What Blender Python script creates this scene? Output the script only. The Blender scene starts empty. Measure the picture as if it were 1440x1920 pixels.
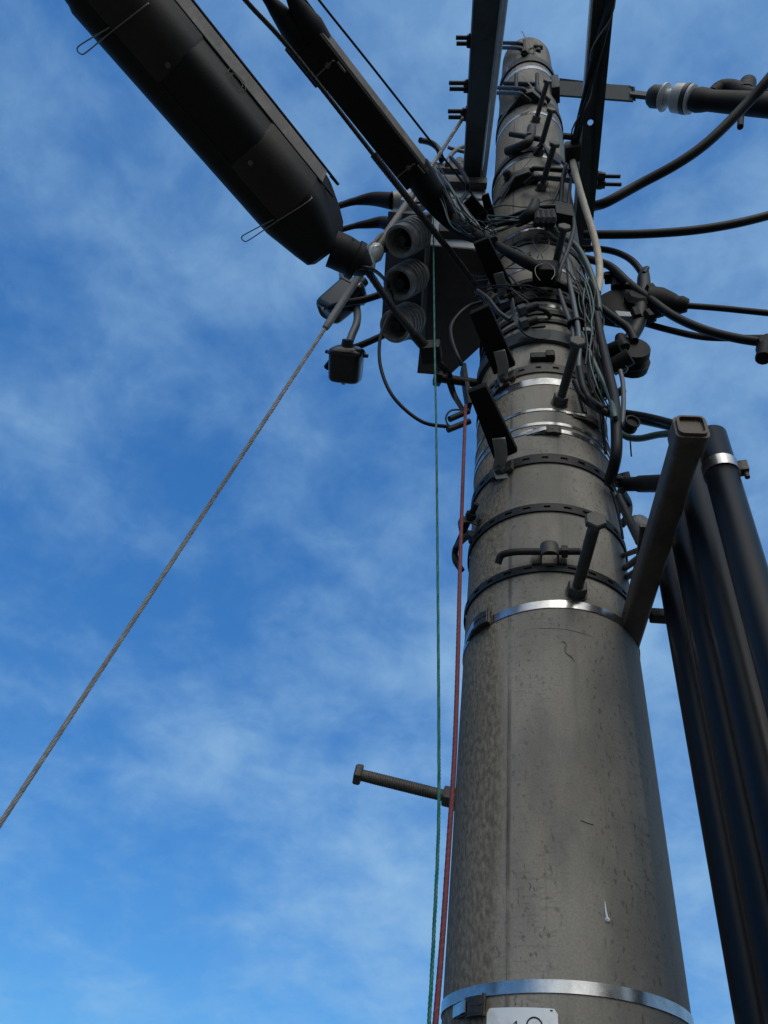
import bpy, bmesh, math, random
from mathutils import Vector, Matrix
random.seed(7)
scn = bpy.context.scene
col = scn.collection
V = Vector

# ------------------------------------------------------------------ camera
F_PX, VX, VY = 1440.0, 963.0, -490.0          # focal length and zenith point measured in photo pixels (1440 x 1920)
CAMZ, DIST = 1.55, 1.40                       # eye height, distance from the pole's axis
CAM = V((0.0, -DIST, CAMZ))
_up = V((VX - 720, 960 - VY, F_PX)).normalized()
_r = V((1057 - 720, 960 - 1900, F_PX)).normalized()
_h = (_r - _up * _r.dot(_up)).normalized()
_s = _up.cross(_h)
if _s.x < 0: _s = -_s
def to_world(c): return V((c.dot(_s), c.dot(_h), c.dot(_up)))
CX, CY, CF = to_world(V((1, 0, 0))), to_world(V((0, 1, 0))), to_world(V((0, 0, 1)))
cam_data = bpy.data.cameras.new('camera')
cam = bpy.data.objects.new('camera', cam_data); col.objects.link(cam)
cam.matrix_world = Matrix(((CX.x, CY.x, -CF.x, CAM.x), (CX.y, CY.y, -CF.y, CAM.y), (CX.z, CY.z, -CF.z, CAM.z), (0, 0, 0, 1)))
cam_data.sensor_fit = 'AUTO'; cam_data.sensor_width = 36.0
cam_data.lens = 36.0 * F_PX / 1920.0
cam_data.clip_start = 0.02; cam_data.clip_end = 4000
scn.camera = cam

# ------------------------------------------------------------------ light
SUN_EL, SUN_AZ = math.radians(36), math.radians(160)     # veiled sun behind the camera, to the right (azimuth from +Y)
sun_dir = V((math.sin(SUN_AZ) * math.cos(SUN_EL), math.cos(SUN_AZ) * math.cos(SUN_EL), math.sin(SUN_EL)))
sd = bpy.data.lights.new('sun', 'SUN'); sd.energy = 0.7; sd.angle = math.radians(24); sd.color = (1.0, 0.92, 0.82)
so = bpy.data.objects.new('sun', sd); col.objects.link(so)
so.rotation_euler = (-sun_dir).to_track_quat('-Z', 'Y').to_euler()
world = bpy.data.worlds.new('World'); scn.world = world; world.use_nodes = True
wt = world.node_tree; wn = wt.nodes; wl = wt.links
for n in list(wn): wn.remove(n)
def wnode(t, **kw):
    n = wn.new(t)
    for k, v in kw.items(): setattr(n, k, v)
    return n
w_out = wnode('ShaderNodeOutputWorld'); w_bg = wnode('ShaderNodeBackground'); w_bg.inputs['Strength'].default_value = 0.11
sky = wnode('ShaderNodeTexSky'); sky.sky_type = 'NISHITA'; sky.sun_disc = False
sky.sun_elevation = SUN_EL; sky.sun_rotation = SUN_AZ; sky.ozone_density = 2.0; sky.air_density = 1.0; sky.dust_density = 0.6
tint = wnode('ShaderNodeMix', data_type='RGBA', blend_type='MULTIPLY'); tint.inputs[0].default_value = 1.0
tint.inputs[7].default_value = (0.50, 0.98, 1.25, 1)
tc = wnode('ShaderNodeTexCoord'); sep = wnode('ShaderNodeSeparateXYZ')
wl.new(tc.outputs['Generated'], sep.inputs[0])
zc = wnode('ShaderNodeMath', operation='MAXIMUM'); zc.inputs[1].default_value = 0.0; wl.new(sep.outputs['Z'], zc.inputs[0])
za = wnode('ShaderNodeMath', operation='ADD'); za.inputs[1].default_value = 0.35; wl.new(zc.outputs[0], za.inputs[0])
dx = wnode('ShaderNodeMath', operation='DIVIDE'); wl.new(sep.outputs['X'], dx.inputs[0]); wl.new(za.outputs[0], dx.inputs[1])
dy = wnode('ShaderNodeMath', operation='DIVIDE'); wl.new(sep.outputs['Y'], dy.inputs[0]); wl.new(za.outputs[0], dy.inputs[1])
cmb = wnode('ShaderNodeCombineXYZ'); wl.new(dx.outputs[0], cmb.inputs[0]); wl.new(dy.outputs[0], cmb.inputs[1])
mp = wnode('ShaderNodeMapping'); mp.inputs['Rotation'].default_value = (0, 0, math.radians(35)); mp.inputs['Scale'].default_value = (1.0, 1.03, 1)
mp.inputs['Location'].default_value = (3.1, 1.7, 0.4)
wl.new(cmb.outputs[0], mp.inputs[0])
n1 = wnode('ShaderNodeTexNoise'); n1.inputs['Scale'].default_value = 2.7; n1.inputs['Detail'].default_value = 9; n1.inputs['Roughness'].default_value = 0.52; n1.inputs['Distortion'].default_value = 0.35
n2 = wnode('ShaderNodeTexNoise'); n2.inputs['Scale'].default_value = 9.0; n2.inputs['Detail'].default_value = 8; n2.inputs['Roughness'].default_value = 0.6; n2.inputs['Distortion'].default_value = 0.2
wl.new(mp.outputs[0], n1.inputs['Vector']); wl.new(mp.outputs[0], n2.inputs['Vector'])
mixn = wnode('ShaderNodeMath', operation='MULTIPLY_ADD'); mixn.inputs[1].default_value = 0.40
wl.new(n2.outputs['Fac'], mixn.inputs[0])
sc1 = wnode('ShaderNodeMath', operation='MULTIPLY'); sc1.inputs[1].default_value = 0.60
wl.new(n1.outputs['Fac'], sc1.inputs[0]); wl.new(sc1.outputs[0], mixn.inputs[2])
ramp = wnode('ShaderNodeValToRGB'); ramp.color_ramp.interpolation = 'EASE'
ramp.color_ramp.elements[0].position = 0.29; ramp.color_ramp.elements[0].color = (0, 0, 0, 1)
ramp.color_ramp.elements[1].position = 0.76; ramp.color_ramp.elements[1].color = (1, 1, 1, 1)
bias = wnode('ShaderNodeMath', operation='MULTIPLY_ADD'); bias.inputs[1].default_value = 0.15      # more cloud towards the right
wl.new(sep.outputs['X'], bias.inputs[0]); wl.new(mixn.outputs[0], bias.inputs[2]); wl.new(bias.outputs[0], ramp.inputs[0])
cf = wnode('ShaderNodeMath', operation='MULTIPLY'); cf.inputs[1].default_value = 0.88
wl.new(ramp.outputs[0], cf.inputs[0])
cm = wnode('ShaderNodeMix', data_type='RGBA'); cm.inputs[7].default_value = (2.25, 3.8, 5.5, 1)
fl = wnode('ShaderNodeMix', data_type='RGBA'); fl.inputs[0].default_value = 0.62; fl.inputs[7].default_value = (0.20, 1.12, 3.5, 1)
wl.new(sky.outputs[0], tint.inputs[6]); wl.new(tint.outputs[2], fl.inputs[6]); wl.new(fl.outputs[2], cm.inputs[6]); wl.new(cf.outputs[0], cm.inputs[0])
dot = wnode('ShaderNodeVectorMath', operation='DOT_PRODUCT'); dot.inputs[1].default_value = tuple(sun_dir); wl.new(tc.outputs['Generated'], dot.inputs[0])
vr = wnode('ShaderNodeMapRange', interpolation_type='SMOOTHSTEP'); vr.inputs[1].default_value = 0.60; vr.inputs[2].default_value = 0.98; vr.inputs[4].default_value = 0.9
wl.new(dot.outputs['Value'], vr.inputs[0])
front_fill = wnode('ShaderNodeMix', data_type='RGBA'); front_fill.inputs[7].default_value = (11.6, 11.5, 10.9, 1)      # glow added to the unseen sky round the sun for soft front light
wl.new(vr.outputs[0], front_fill.inputs[0]); wl.new(cm.outputs[2], front_fill.inputs[6])
wl.new(front_fill.outputs[2], w_bg.inputs['Color']); wl.new(w_bg.outputs[0], w_out.inputs[0])

scn.view_settings.view_transform = 'Standard'; scn.view_settings.look = 'None'
scn.view_settings.exposure = 0.36; scn.view_settings.gamma = 1.0
scn.render.engine = 'CYCLES'

# ------------------------------------------------------------------ pixel to place
def ray(x, y):
    c = V((x - 720, 960 - y, F_PX)).normalized()
    return to_world(c)
def Rz(z):
    t = z - CAMZ
    return 0.1865 - 0.0036 * t - 0.00095 * t * t if t > 0 else 0.1865 - 0.0045 * t
def S(x, y, off=0.0):
    """where the ray of a photo pixel meets the pole (or passes it closest)"""
    d = ray(x, y); o = CAM
    a = d.x * d.x + d.y * d.y; b = 2 * (o.x * d.x + o.y * d.y)
    R = 0.18 + off; t = -b / (2 * a)
    for _ in range(6):
        cc = o.x * o.x + o.y * o.y - R * R
        disc = b * b - 4 * a * cc
        t = (-b - math.sqrt(disc)) / (2 * a) if disc > 0 else -b / (2 * a)
        R = Rz((o + d * t).z) + off
    return o + d * t
def F(x, y, Y=0.0):
    d = ray(x, y); return CAM + d * ((Y - CAM.y) / d.y)
def H(x, y, z):
    d = ray(x, y); return CAM + d * ((z - CAM.z) / d.z)
def PL(x, y, p, n):
    d = ray(x, y); return CAM + d * ((p - CAM).dot(n) / d.dot(n))
def DD(x, y, dist): return CAM + ray(x, y) * dist
def lerpD(px, d0, d1):
    n = len(px) - 1; return [DD(x, y, d0 + (d1 - d0) * i / n) for i, (x, y) in enumerate(px)]
def axis_x(y): return VX + (y - VY) * (1057 - VX) / (1900 - VY)
def zat(y, x=None): return S(axis_x(y) if x is None else x, y).z
def pxr(p, d): return 0.5 * d * (p - CAM).dot(CF) / F_PX
def phi_of(p): return math.atan2(p.x, -p.y)
def pole_pt(phi, z, off): R = Rz(z) + off; return V((R * math.sin(phi), -R * math.cos(phi), z))
def frame_at(p):
    r = V((p.x, p.y, 0)).normalized(); u = V((0, 0, 1)); t = u.cross(r)     # t points to picture right on the front
    return r, t, u

# ------------------------------------------------------------------ materials
def mat(name, base, rough=0.6, metal=0.0, var=0.25, scale=12.0, bump=0.0, bscale=60.0, spec=0.5, coat=0.0, dirt=None, dirt_pos=0.62, stretch=(1, 1, 1)):
    m = bpy.data.materials.new(name); m.use_nodes = True
    nt = m.node_tree; N = nt.nodes; L = nt.links
    b = N['Principled BSDF']
    b.inputs['Roughness'].default_value = rough; b.inputs['Metallic'].default_value = metal
    b.inputs['Specular IOR Level'].default_value = spec; b.inputs['Coat Weight'].default_value = coat
    t = N.new('ShaderNodeTexCoord'); mpn = N.new('ShaderNodeMapping'); mpn.inputs['Scale'].default_value = stretch
    L.new(t.outputs['Object'], mpn.inputs[0])
    n = N.new('ShaderNodeTexNoise'); n.inputs['Scale'].default_value = scale; n.inputs['Detail'].default_value = 8; n.inputs['Roughness'].default_value = 0.62
    L.new(mpn.outputs[0], n.inputs['Vector'])
    r = N.new('ShaderNodeValToRGB')
    r.color_ramp.elements[0].position = 0.3; r.color_ramp.elements[1].position = 0.7
    r.color_ramp.elements[0].color = tuple(c * (1 - var) for c in base) + (1,)
    r.color_ramp.elements[1].color = tuple(min(1, c * (1 + var)) for c in base) + (1,)
    L.new(n.outputs['Fac'], r.inputs[0]); out = r.outputs[0]
    if dirt:
        n3 = N.new('ShaderNodeTexNoise'); n3.inputs['Scale'].default_value = scale * 2.7; n3.inputs['Detail'].default_value = 10; n3.inputs['Roughness'].default_value = 0.7
        L.new(mpn.outputs[0], n3.inputs['Vector'])
        r3 = N.new('ShaderNodeValToRGB'); r3.color_ramp.elements[0].position = dirt_pos - 0.12; r3.color_ramp.elements[1].position = dirt_pos + 0.12
        L.new(n3.outputs['Fac'], r3.inputs[0])
        mx = N.new('ShaderNodeMix'); mx.data_type = 'RGBA'; mx.inputs[7].default_value = tuple(dirt) + (1,)
        L.new(r3.outputs[0], mx.inputs[0]); L.new(out, mx.inputs[6]); out = mx.outputs[2]
    L.new(out, b.inputs['Base Color'])
    rr = N.new('ShaderNodeMapRange'); rr.inputs[3].default_value = max(0.05, rough - 0.12); rr.inputs[4].default_value = min(1, rough + 0.12)
    L.new(n.outputs['Fac'], rr.inputs[0]); L.new(rr.outputs[0], b.inputs['Roughness'])
    if bump:
        n2 = N.new('ShaderNodeTexNoise'); n2.inputs['Scale'].default_value = bscale; n2.inputs['Detail'].default_value = 6
        L.new(mpn.outputs[0], n2.inputs['Vector'])
        bn = N.new('ShaderNodeBump'); bn.inputs['Strength'].default_value = bump; bn.inputs['Distance'].default_value = 0.004
        L.new(n2.outputs['Fac'], bn.inputs['Height']); L.new(bn.outputs[0], b.inputs['Normal'])
    return m
M = {}
M['galv'] = mat('weathered_galvanised_steel', (0.05, 0.049, 0.044), 0.62, 0.2, 0.35, 25, 0.2, 120, dirt=(0.034, 0.028, 0.02))
M['galv_light'] = mat('pale_galvanised_steel', (0.26, 0.27, 0.27), 0.55, 0.3, 0.2, 20, 0.1, 100)
M['dark_steel'] = mat('dark_coated_steel', (0.011, 0.0125, 0.0135), 0.58, 0.1, 0.35, 30, 0.2, 140, dirt=(0.024, 0.021, 0.017), spec=0.28)
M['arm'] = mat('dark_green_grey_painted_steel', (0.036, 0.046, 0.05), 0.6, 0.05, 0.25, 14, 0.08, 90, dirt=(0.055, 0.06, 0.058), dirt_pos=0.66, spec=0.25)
M['arm_edge'] = mat('lit_arm_edge_steel', (0.42, 0.43, 0.43), 0.6, 0.1, 0.25, 22, 0.1, 120)  # paler than the arm: light on the flange put into its colour
M['brown_steel'] = mat('brown_weathered_square_tube', (0.075, 0.062, 0.05), 0.65, 0.2, 0.3, 16, 0.25, 150, dirt=(0.12, 0.1, 0.08))
M['stainless'] = mat('stainless_strap', (0.38, 0.385, 0.39), 0.26, 0.95, 0.35, 30, 0.1, 18)
M['buckle'] = mat('weathered_buckle_steel', (0.028, 0.026, 0.023), 0.5, 0.4, 0.4, 40, 0.3, 140, dirt=(0.07, 0.06, 0.045))
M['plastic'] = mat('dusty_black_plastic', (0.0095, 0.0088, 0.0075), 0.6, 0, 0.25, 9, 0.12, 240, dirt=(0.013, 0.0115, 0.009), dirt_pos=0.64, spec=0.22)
M['plastic_side'] = mat('sky_lit_black_plastic', (0.12, 0.11, 0.10), 0.8, 0, 0.3, 8, 0.1, 200, dirt=(0.19, 0.175, 0.16), dirt_pos=0.62, spec=0.2, stretch=(1, 1, 0.35))  # paler copy of the plastic, sky light on the sides painted in
M['lid'] = mat('brown_dusty_black_plastic', (0.03, 0.0255, 0.02), 0.7, 0, 0.3, 9, 0.12, 240, dirt=(0.038, 0.032, 0.024), dirt_pos=0.6, spec=0.25)
M['gloss'] = mat('glossy_black_plastic', (0.008, 0.0085, 0.01), 0.2, 0, 0.15, 8, 0.0, 60)
M['conduit'] = mat('satin_black_conduit', (0.004, 0.005, 0.007), 0.36, 0, 0.3, 5, 0.05, 90, spec=0.2, dirt=(0.010, 0.009, 0.008), dirt_pos=0.7, stretch=(1, 1, 0.2))
M['rubber'] = mat('matt_black_rubber', (0.005, 0.0052, 0.006), 0.62, 0, 0.3, 20, 0.1, 100, spec=0.2)
M['slab'] = mat('black_step_rubber', (0.007, 0.0075, 0.008), 0.8, 0, 0.3, 20, 0.1, 200, spec=0.15)
M['cable'] = mat('black_cable_sheath', (0.0045, 0.005, 0.006), 0.5, 0, 0.35, 14, 0.08, 60, dirt=(0.014, 0.013, 0.011), dirt_pos=0.66, spec=0.22)
M['cable_g'] = mat('weathered_grey_green_cable_sheath', (0.024, 0.058, 0.055), 0.5, 0, 0.3, 14, 0.08, 60, dirt=(0.045, 0.066, 0.06))
M['cable_gr'] = mat('grey_pvc_cable_sheath', (0.06, 0.075, 0.085), 0.5, 0, 0.2, 14, 0.05, 60)
M['cable_d'] = mat('dusty_grey_black_cable_sheath', (0.010, 0.012, 0.014), 0.5, 0, 0.4, 10, 0.1, 60, dirt=(0.026, 0.025, 0.022), spec=0.3)
M['beige'] = mat('beige_wrapped_tube', (0.40, 0.355, 0.285), 0.6, 0, 0.2, 30, 0.2, 120, dirt=(0.36, 0.31, 0.24))
M['panel'] = mat('dark_shaded_box_paint', (0.058, 0.052, 0.051), 0.6, 0, 0.2, 7, 0.06, 90, dirt=(0.08, 0.073, 0.07), spec=0.25)  # unlit underside of the box, its shade put into the paint
M['boxtop'] = mat('pale_lit_box_paint', (0.25, 0.29, 0.33), 0.5, 0, 0.18, 9, 0.05, 80, dirt=(0.11, 0.12, 0.13))  # lit front of the same box, its light put into the paint
M['bushing'] = mat('grey_porcelain_bushing', (0.21, 0.21, 0.205), 0.5, 0, 0.25, 16, 0.08, 90, dirt=(0.05, 0.047, 0.042))
M['porcelain'] = mat('pale_glazed_porcelain', (0.36, 0.37, 0.37), 0.4, 0, 0.15, 14, 0.0, 60)
M['glass_bead'] = mat('pale_translucent_guy_insulator', (0.42, 0.43, 0.42), 0.12, 0.0, 0.25, 40, 0.1, 60, coat=0.5)
M['strand'] = mat('galvanised_strand', (0.25, 0.26, 0.26), 0.6, 0.2, 0.25, 60, 0.0, 60)
M['strand_d'] = mat('dark_weathered_strand', (0.016, 0.015, 0.015), 0.6, 0.1, 0.35, 50, 0.0, 60)
M['grip'] = mat('pale_guy_grip_sleeve', (0.15, 0.155, 0.15), 0.6, 0.1, 0.2, 60, 0.2, 150)
M['green'] = mat('green_cord', (0.006, 0.115, 0.09), 0.6, 0, 0.25, 90, 0.1, 300)
M['red'] = mat('red_braided_cord', (0.125, 0.024, 0.028), 0.7, 0, 0.3, 160, 0.4, 500)
M['red_fleck'] = mat('pink_fleck_yarn', (0.22, 0.06, 0.065), 0.8, 0, 0.2, 160)
M['brass'] = mat('dull_brass_pin', (0.32, 0.24, 0.12), 0.4, 0.7, 0.2, 40)
M['plate'] = mat('white_enamel_plate', (0.62, 0.66, 0.68), 0.4, 0, 0.06, 6, 0, 60, dirt=(0.40, 0.40, 0.37), dirt_pos=0.62)
M['ink'] = mat('black_paint', (0.012, 0.012, 0.014), 0.5, 0, 0.1)
M['wire'] = mat('bare_bail_wire', (0.20, 0.185, 0.15), 0.42, 0.6, 0.2, 50)
M['ground'] = mat('worn_asphalt', (0.10, 0.09, 0.076), 0.9, 0, 0.25, 3, 0.3, 30, dirt=(0.14, 0.126, 0.108))
M['plain'] = mat('brown_rust_steel', (0.07, 0.058, 0.048), 0.6, 0.3, 0.4, 40, 0.3, 150)

def concrete():
    m = bpy.data.materials.new('spun_concrete'); m.use_nodes = True
    nt = m.node_tree; N = nt.nodes; L = nt.links; b = N['Principled BSDF']
    def nd(t, **k):
        n = N.new(t)
        for a, v in k.items(): setattr(n, a, v)
        return n
    def math_(op, a, b_=None, c=None):
        n = nd('ShaderNodeMath', operation=op)
        for i, v in enumerate((a, b_, c)):
            if v is None: continue
            if isinstance(v, (int, float)): n.inputs[i].default_value = v
            else: L.new(v, n.inputs[i])
        return n.outputs[0]
    def noise(vec, scale, detail=8, rough=0.6, dist=0.0):
        n = nd('ShaderNodeTexNoise'); n.inputs['Scale'].default_value = scale; n.inputs['Detail'].default_value = detail
        n.inputs['Roughness'].default_value = rough; n.inputs['Distortion'].default_value = dist; L.new(vec, n.inputs['Vector']); return n.outputs['Fac']
    def ramp(f, p0, p1, inv=False):
        n = nd('ShaderNodeMapRange', interpolation_type='SMOOTHSTEP')
        n.inputs[1].default_value = p0; n.inputs[2].default_value = p1
        n.inputs[3].default_value = 1.0 if inv else 0.0; n.inputs[4].default_value = 0.0 if inv else 1.0
        L.new(f, n.inputs[0]); return n.outputs[0]
    def mix(f, a, bcol):
        n = nd('ShaderNodeMix', data_type='RGBA')
        if isinstance(f, (int, float)): n.inputs[0].default_value = f
        else: L.new(f, n.inputs[0])
        for i, v in ((6, a), (7, bcol)):
            if isinstance(v, tuple): n.inputs[i].default_value = v + (1,)
            else: L.new(v, n.inputs[i])
        return n.outputs[2]
    t = nd('ShaderNodeTexCoord'); sp = nd('ShaderNodeSeparateXYZ'); L.new(t.outputs['Object'], sp.inputs[0])
    ang = math_('ARCTAN2', sp.outputs['X'], math_('MULTIPLY', sp.outputs['Y'], -1.0))
    cb = nd('ShaderNodeCombineXYZ'); L.new(math_('MULTIPLY', ang, 0.18), cb.inputs[0]); L.new(sp.outputs['Z'], cb.inputs[1])
    uv = cb.outputs[0]
    def stretch(sx, sy, rot=0.0, loc=(0, 0, 0)):
        mm = nd('ShaderNodeMapping'); mm.inputs['Scale'].default_value = (sx, sy, 1); mm.inputs['Rotation'].default_value = (0, 0, rot); mm.inputs['Location'].default_value = loc
        L.new(uv, mm.inputs[0]); return mm.outputs[0]
    big = noise(stretch(5, 2), 1.0, 6)
    c = mix(ramp(big, 0.38, 0.62), (0.165, 0.158, 0.142), (0.262, 0.247, 0.217))
    # warm patches
    c = mix(math_('MULTIPLY', ramp(noise(stretch(9, 3, 0, (3, 1, 0)), 1.0, 6), 0.5, 0.72), 0.6), c, (0.27, 0.24, 0.19))
    # left zone: rough brown skin, left of the mould seam
    wob = noise(stretch(6, 2.2, 0, (7, 4, 0)), 1.0, 5)
    leftz = ramp(math_('MULTIPLY_ADD', math_('SUBTRACT', wob, 0.5), 0.55, ang), -0.62, -0.36, True)
    skin = noise(stretch(130, 66, 0.5), 1.0, 10, 0.66)
    cl = mix(ramp(skin, 0.36, 0.66), (0.065, 0.055, 0.042), (0.245, 0.205, 0.145))
    c = mix(math_('MULTIPLY', leftz, 0.75), c, cl)
    # darker bluish zone on the right
    rightz = ramp(math_('MULTIPLY_ADD', math_('SUBTRACT', wob, 0.5), 0.12, ang), 0.86, 0.93)
    c = mix(math_('MULTIPLY', rightz, 0.8), c, (0.115, 0.132, 0.148))
    # short dark pits and trowel streaks
    p1 = noise(stretch(150, 66, 0.55), 1.0, 4, 0.55)
    pz = ramp(noise(stretch(9, 2.6, 0, (1, 9, 0)), 1.0, 4), 0.40, 0.66)
    rz2 = math_('MULTIPLY', ramp(ang, 0.15, 0.5), ramp(ang, 0.86, 0.98, True))
    pm = math_('MULTIPLY', ramp(p1, 0.585, 0.65), math_('MAXIMUM', pz, math_('MULTIPLY', rz2, 0.9)))
    c = mix(math_('MULTIPLY', pm, 0.58), c, (0.06, 0.056, 0.05))
    p2 = noise(stretch(30, 150), 1.0, 5, 0.6)
    c = mix(math_('MULTIPLY', ramp(p2, 0.53, 0.64), math_('MULTIPLY', pz, 0.4)), c, (0.10, 0.096, 0.088))
    fine = noise(stretch(300, 260), 1.0, 4, 0.6)
    c = mix(math_('MULTIPLY', ramp(fine, 0.35, 0.65), 0.3), c, (0.10, 0.098, 0.09))
    # water runs
    run = noise(stretch(34, 0.8, 0, (2, 2, 0)), 1.0, 5)
    c = mix(math_('MULTIPLY', ramp(run, 0.56, 0.70), 0.45), c, (0.095, 0.092, 0.085))
    # dark line of the mould seam, wandering
    sw = noise(stretch(0.1, 12), 1.0, 5)
    sd_ = math_('ABSOLUTE', math_('SUBTRACT', math_('MULTIPLY_ADD', math_('SUBTRACT', sw, 0.5), 0.02, ang), SEAM))
    c = mix(math_('MULTIPLY', ramp(sd_, 0.006, 0.035, True), math_('MULTIPLY', ramp(noise(stretch(2, 6), 1.0, 4), 0.35, 0.6), 0.85)), c, (0.07, 0.068, 0.065))
    L.new(c, b.inputs['Base Color']); b.inputs['Roughness'].default_value = 0.92; b.inputs['Specular IOR Level'].default_value = 0.12
    hgt = math_('ADD', math_('MULTIPLY', fine, 0.25), math_('ADD', math_('MULTIPLY', math_('MULTIPLY', skin, leftz), 0.9), math_('MULTIPLY', pm, -0.8)))
    bn = nd('ShaderNodeBump'); bn.inputs['Strength'].default_value = 0.45; bn.inputs['Distance'].default_value = 0.003
    L.new(hgt, bn.inputs['Height']); L.new(bn.outputs[0], b.inputs['Normal'])
    return m
SEAM = phi_of(S(953, 1550))
M['concrete'] = concrete(); M['stain'] = mat('dark_stain', (0.17, 0.16, 0.14), 0.9, 0, 0.3, 80, spec=0.1)

# ------------------------------------------------------------------ mesh tools
def spline(pts, n=8):
    P = [V(p) for p in pts]
    if len(P) < 3: return P
    out = []
    Q = [P[0] * 2 - P[1]] + P + [P[-1] * 2 - P[-2]]
    for i in range(1, len(Q) - 2):
        a, b, c, d = Q[i - 1], Q[i], Q[i + 1], Q[i + 2]
        for k in range(n):
            t = k / n; t2 = t * t; t3 = t2 * t
            out.append(0.5 * ((2 * b) + (c - a) * t + (2 * a - 5 * b + 4 * c - d) * t2 + (3 * b - a - 3 * c + d) * t3))
    out.append(P[-1]); return out
def frames(pts):
    T = []
    n = len(pts)
    for i in range(n):
        d = pts[min(i + 1, n - 1)] - pts[max(i - 1, 0)]
        T.append(d.normalized() if d.length > 1e-9 else V((0, 0, 1)))
    a = V((0, 0, 1)) if abs(T[0].z) < 0.9 else V((1, 0, 0))
    N = [(a - T[0] * a.dot(T[0])).normalized()]
    for i in range(1, n):
        v = N[-1] - T[i] * N[-1].dot(T[i]); N.append(v.normalized())
    B = [T[i].cross(N[i]) for i in range(n)]
    return T, N, B
class MB:
    def __init__(s): s.v = []; s.f = []; s.sharp = 40
    def add(s, vs, fs):
        k = len(s.v); s.v += [V(p) for p in vs]; s.f += [tuple(i + k for i in f) for f in fs]; return s
    def tube(s, pts, r, sides=10, smooth=0, caps=True, closed=False):
        if smooth: pts = spline(pts, smooth)
        pts = [V(p) for p in pts]
        n = len(pts); T, N, B = frames(pts)
        rr = [r] * n if isinstance(r, (int, float)) else ([r[0] + (r[1] - r[0]) * i / (n - 1) for i in range(n)] if len(r) == 2 else list(r))
        if len(rr) != n:
            m = len(rr); rr = [rr[min(int(i * (m - 1) / (n - 1)), m - 2)] * (1 - (i * (m - 1) / (n - 1) - min(int(i * (m - 1) / (n - 1)), m - 2))) + rr[min(int(i * (m - 1) / (n - 1)), m - 2) + 1] * (i * (m - 1) / (n - 1) - min(int(i * (m - 1) / (n - 1)), m - 2)) for i in range(n)]
        vs = []; fs = []
        for i in range(n):
            for k in range(sides):
                a = 2 * math.pi * k / sides
                vs.append(pts[i] + (N[i] * math.cos(a) + B[i] * math.sin(a)) * rr[i])
        for i in range(n - 1):
            for k in range(sides):
                k2 = (k + 1) % sides
                fs.append((i * sides + k, i * sides + k2, (i + 1) * sides + k2, (i + 1) * sides + k))
        if caps:
            fs.append(tuple(range(sides))[::-1]); fs.append(tuple((n - 1) * sides + k for k in range(sides)))
        return s.add(vs, fs)
    def cyl(s, a, b, r, r2=None, sides=16): return s.tube([a, b], (r, r if r2 is None else r2), sides)
    def lathe(s, o, ax, prof, sides=28, flat=(1, 1), ref=None):
        ax = V(ax).normalized(); a = V((0, 0, 1)) if abs(ax.z) < 0.9 else V((0, -1, 0))
        if ref is not None: a = V(ref)
        n = (a - ax * a.dot(ax)).normalized(); b = ax.cross(n)
        vs = []; fs = []; m = len(prof)
        for (t, r) in prof:
            for k in range(sides):
                an = 2 * math.pi * k / sides
                vs.append(V(o) + ax * t + n * (math.cos(an) * r * flat[0]) + b * (math.sin(an) * r * flat[1]))
        for i in range(m - 1):
            for k in range(sides):
                k2 = (k + 1) % sides
                fs.append((i * sides + k, i * sides + k2, (i + 1) * sides + k2, (i + 1) * sides + k))
        fs.append(tuple(range(sides))[::-1]); fs.append(tuple((m - 1) * sides + k for k in range(sides)))
        return s.add(vs, fs)
    def box(s, c, ax, ay, az, bev=0.0):
        """centre and three half-extent vectors, optionally bevelled"""
        bm = bmesh.new()
        vs = [bm.verts.new(V(c) + V(ax) * i + V(ay) * j + V(az) * k) for i in (-1, 1) for j in (-1, 1) for k in (-1, 1)]
        for f in ((0, 1, 3, 2), (4, 6, 7, 5), (0, 4, 5, 1), (2, 3, 7, 6), (0, 2, 6, 4), (1, 5, 7, 3)): bm.faces.new([vs[i] for i in f])
        bmesh.ops.recalc_face_normals(bm, faces=bm.faces)
        if bev: bmesh.ops.bevel(bm, geom=bm.edges[:], offset=bev, segments=2, affect='EDGES', profile=0.6)
        bm.verts.index_update()
        s.add([v.co.copy() for v in bm.verts], [[v.index for v in f.verts] for f in bm.faces]); bm.free(); return s
    def prism(s, poly, ext, bev=0.0):
        bm = bmesh.new()
        a = [bm.verts.new(V(p)) for p in poly]; b = [bm.verts.new(V(p) + V(ext)) for p in poly]
        n = len(a)
        bm.faces.new(a); bm.faces.new(b[::-1])
        for i in range(n): bm.faces.new((a[i], b[i], b[(i + 1) % n], a[(i + 1) % n]))
        bmesh.ops.recalc_face_normals(bm, faces=bm.faces)
        if bev: bmesh.ops.bevel(bm, geom=bm.edges[:], offset=bev, segments=2, affect='EDGES', profile=0.6)
        bm.verts.index_update()
        s.add([v.co.copy() for v in bm.verts], [[v.index for v in f.verts] for f in bm.faces]); bm.free(); return s
    def loft(s, secs):
        n = len(secs[0]); vs = []; fs = []
        for q in secs: vs += q
        for i in range(len(secs) - 1):
            for k in range(n):
                k2 = (k + 1) % n
                fs.append((i * n + k, i * n + k2, (i + 1) * n + k2, (i + 1) * n + k))
        fs.append(tuple(range(n))[::-1]); fs.append(tuple((len(secs) - 1) * n + k for k in range(n)))
        return s.add(vs, fs)
    def strip(s, pts, wdir, w, t):
        """flat strap swept along pts: width w along wdir, thickness t"""
        pts = [V(p) for p in pts]; n = len(pts); wd = V(wdir).normalized(); secs = []
        for i in range(n):
            T = (pts[min(i + 1, n - 1)] - pts[max(i - 1, 0)]).normalized()
            nn = T.cross(wd).normalized(); p = pts[i]
            secs.append([p + wd * w / 2 + nn * t / 2, p - wd * w / 2 + nn * t / 2, p - wd * w / 2 - nn * t / 2, p + wd * w / 2 - nn * t / 2])
        return s.loft(secs)
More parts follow.
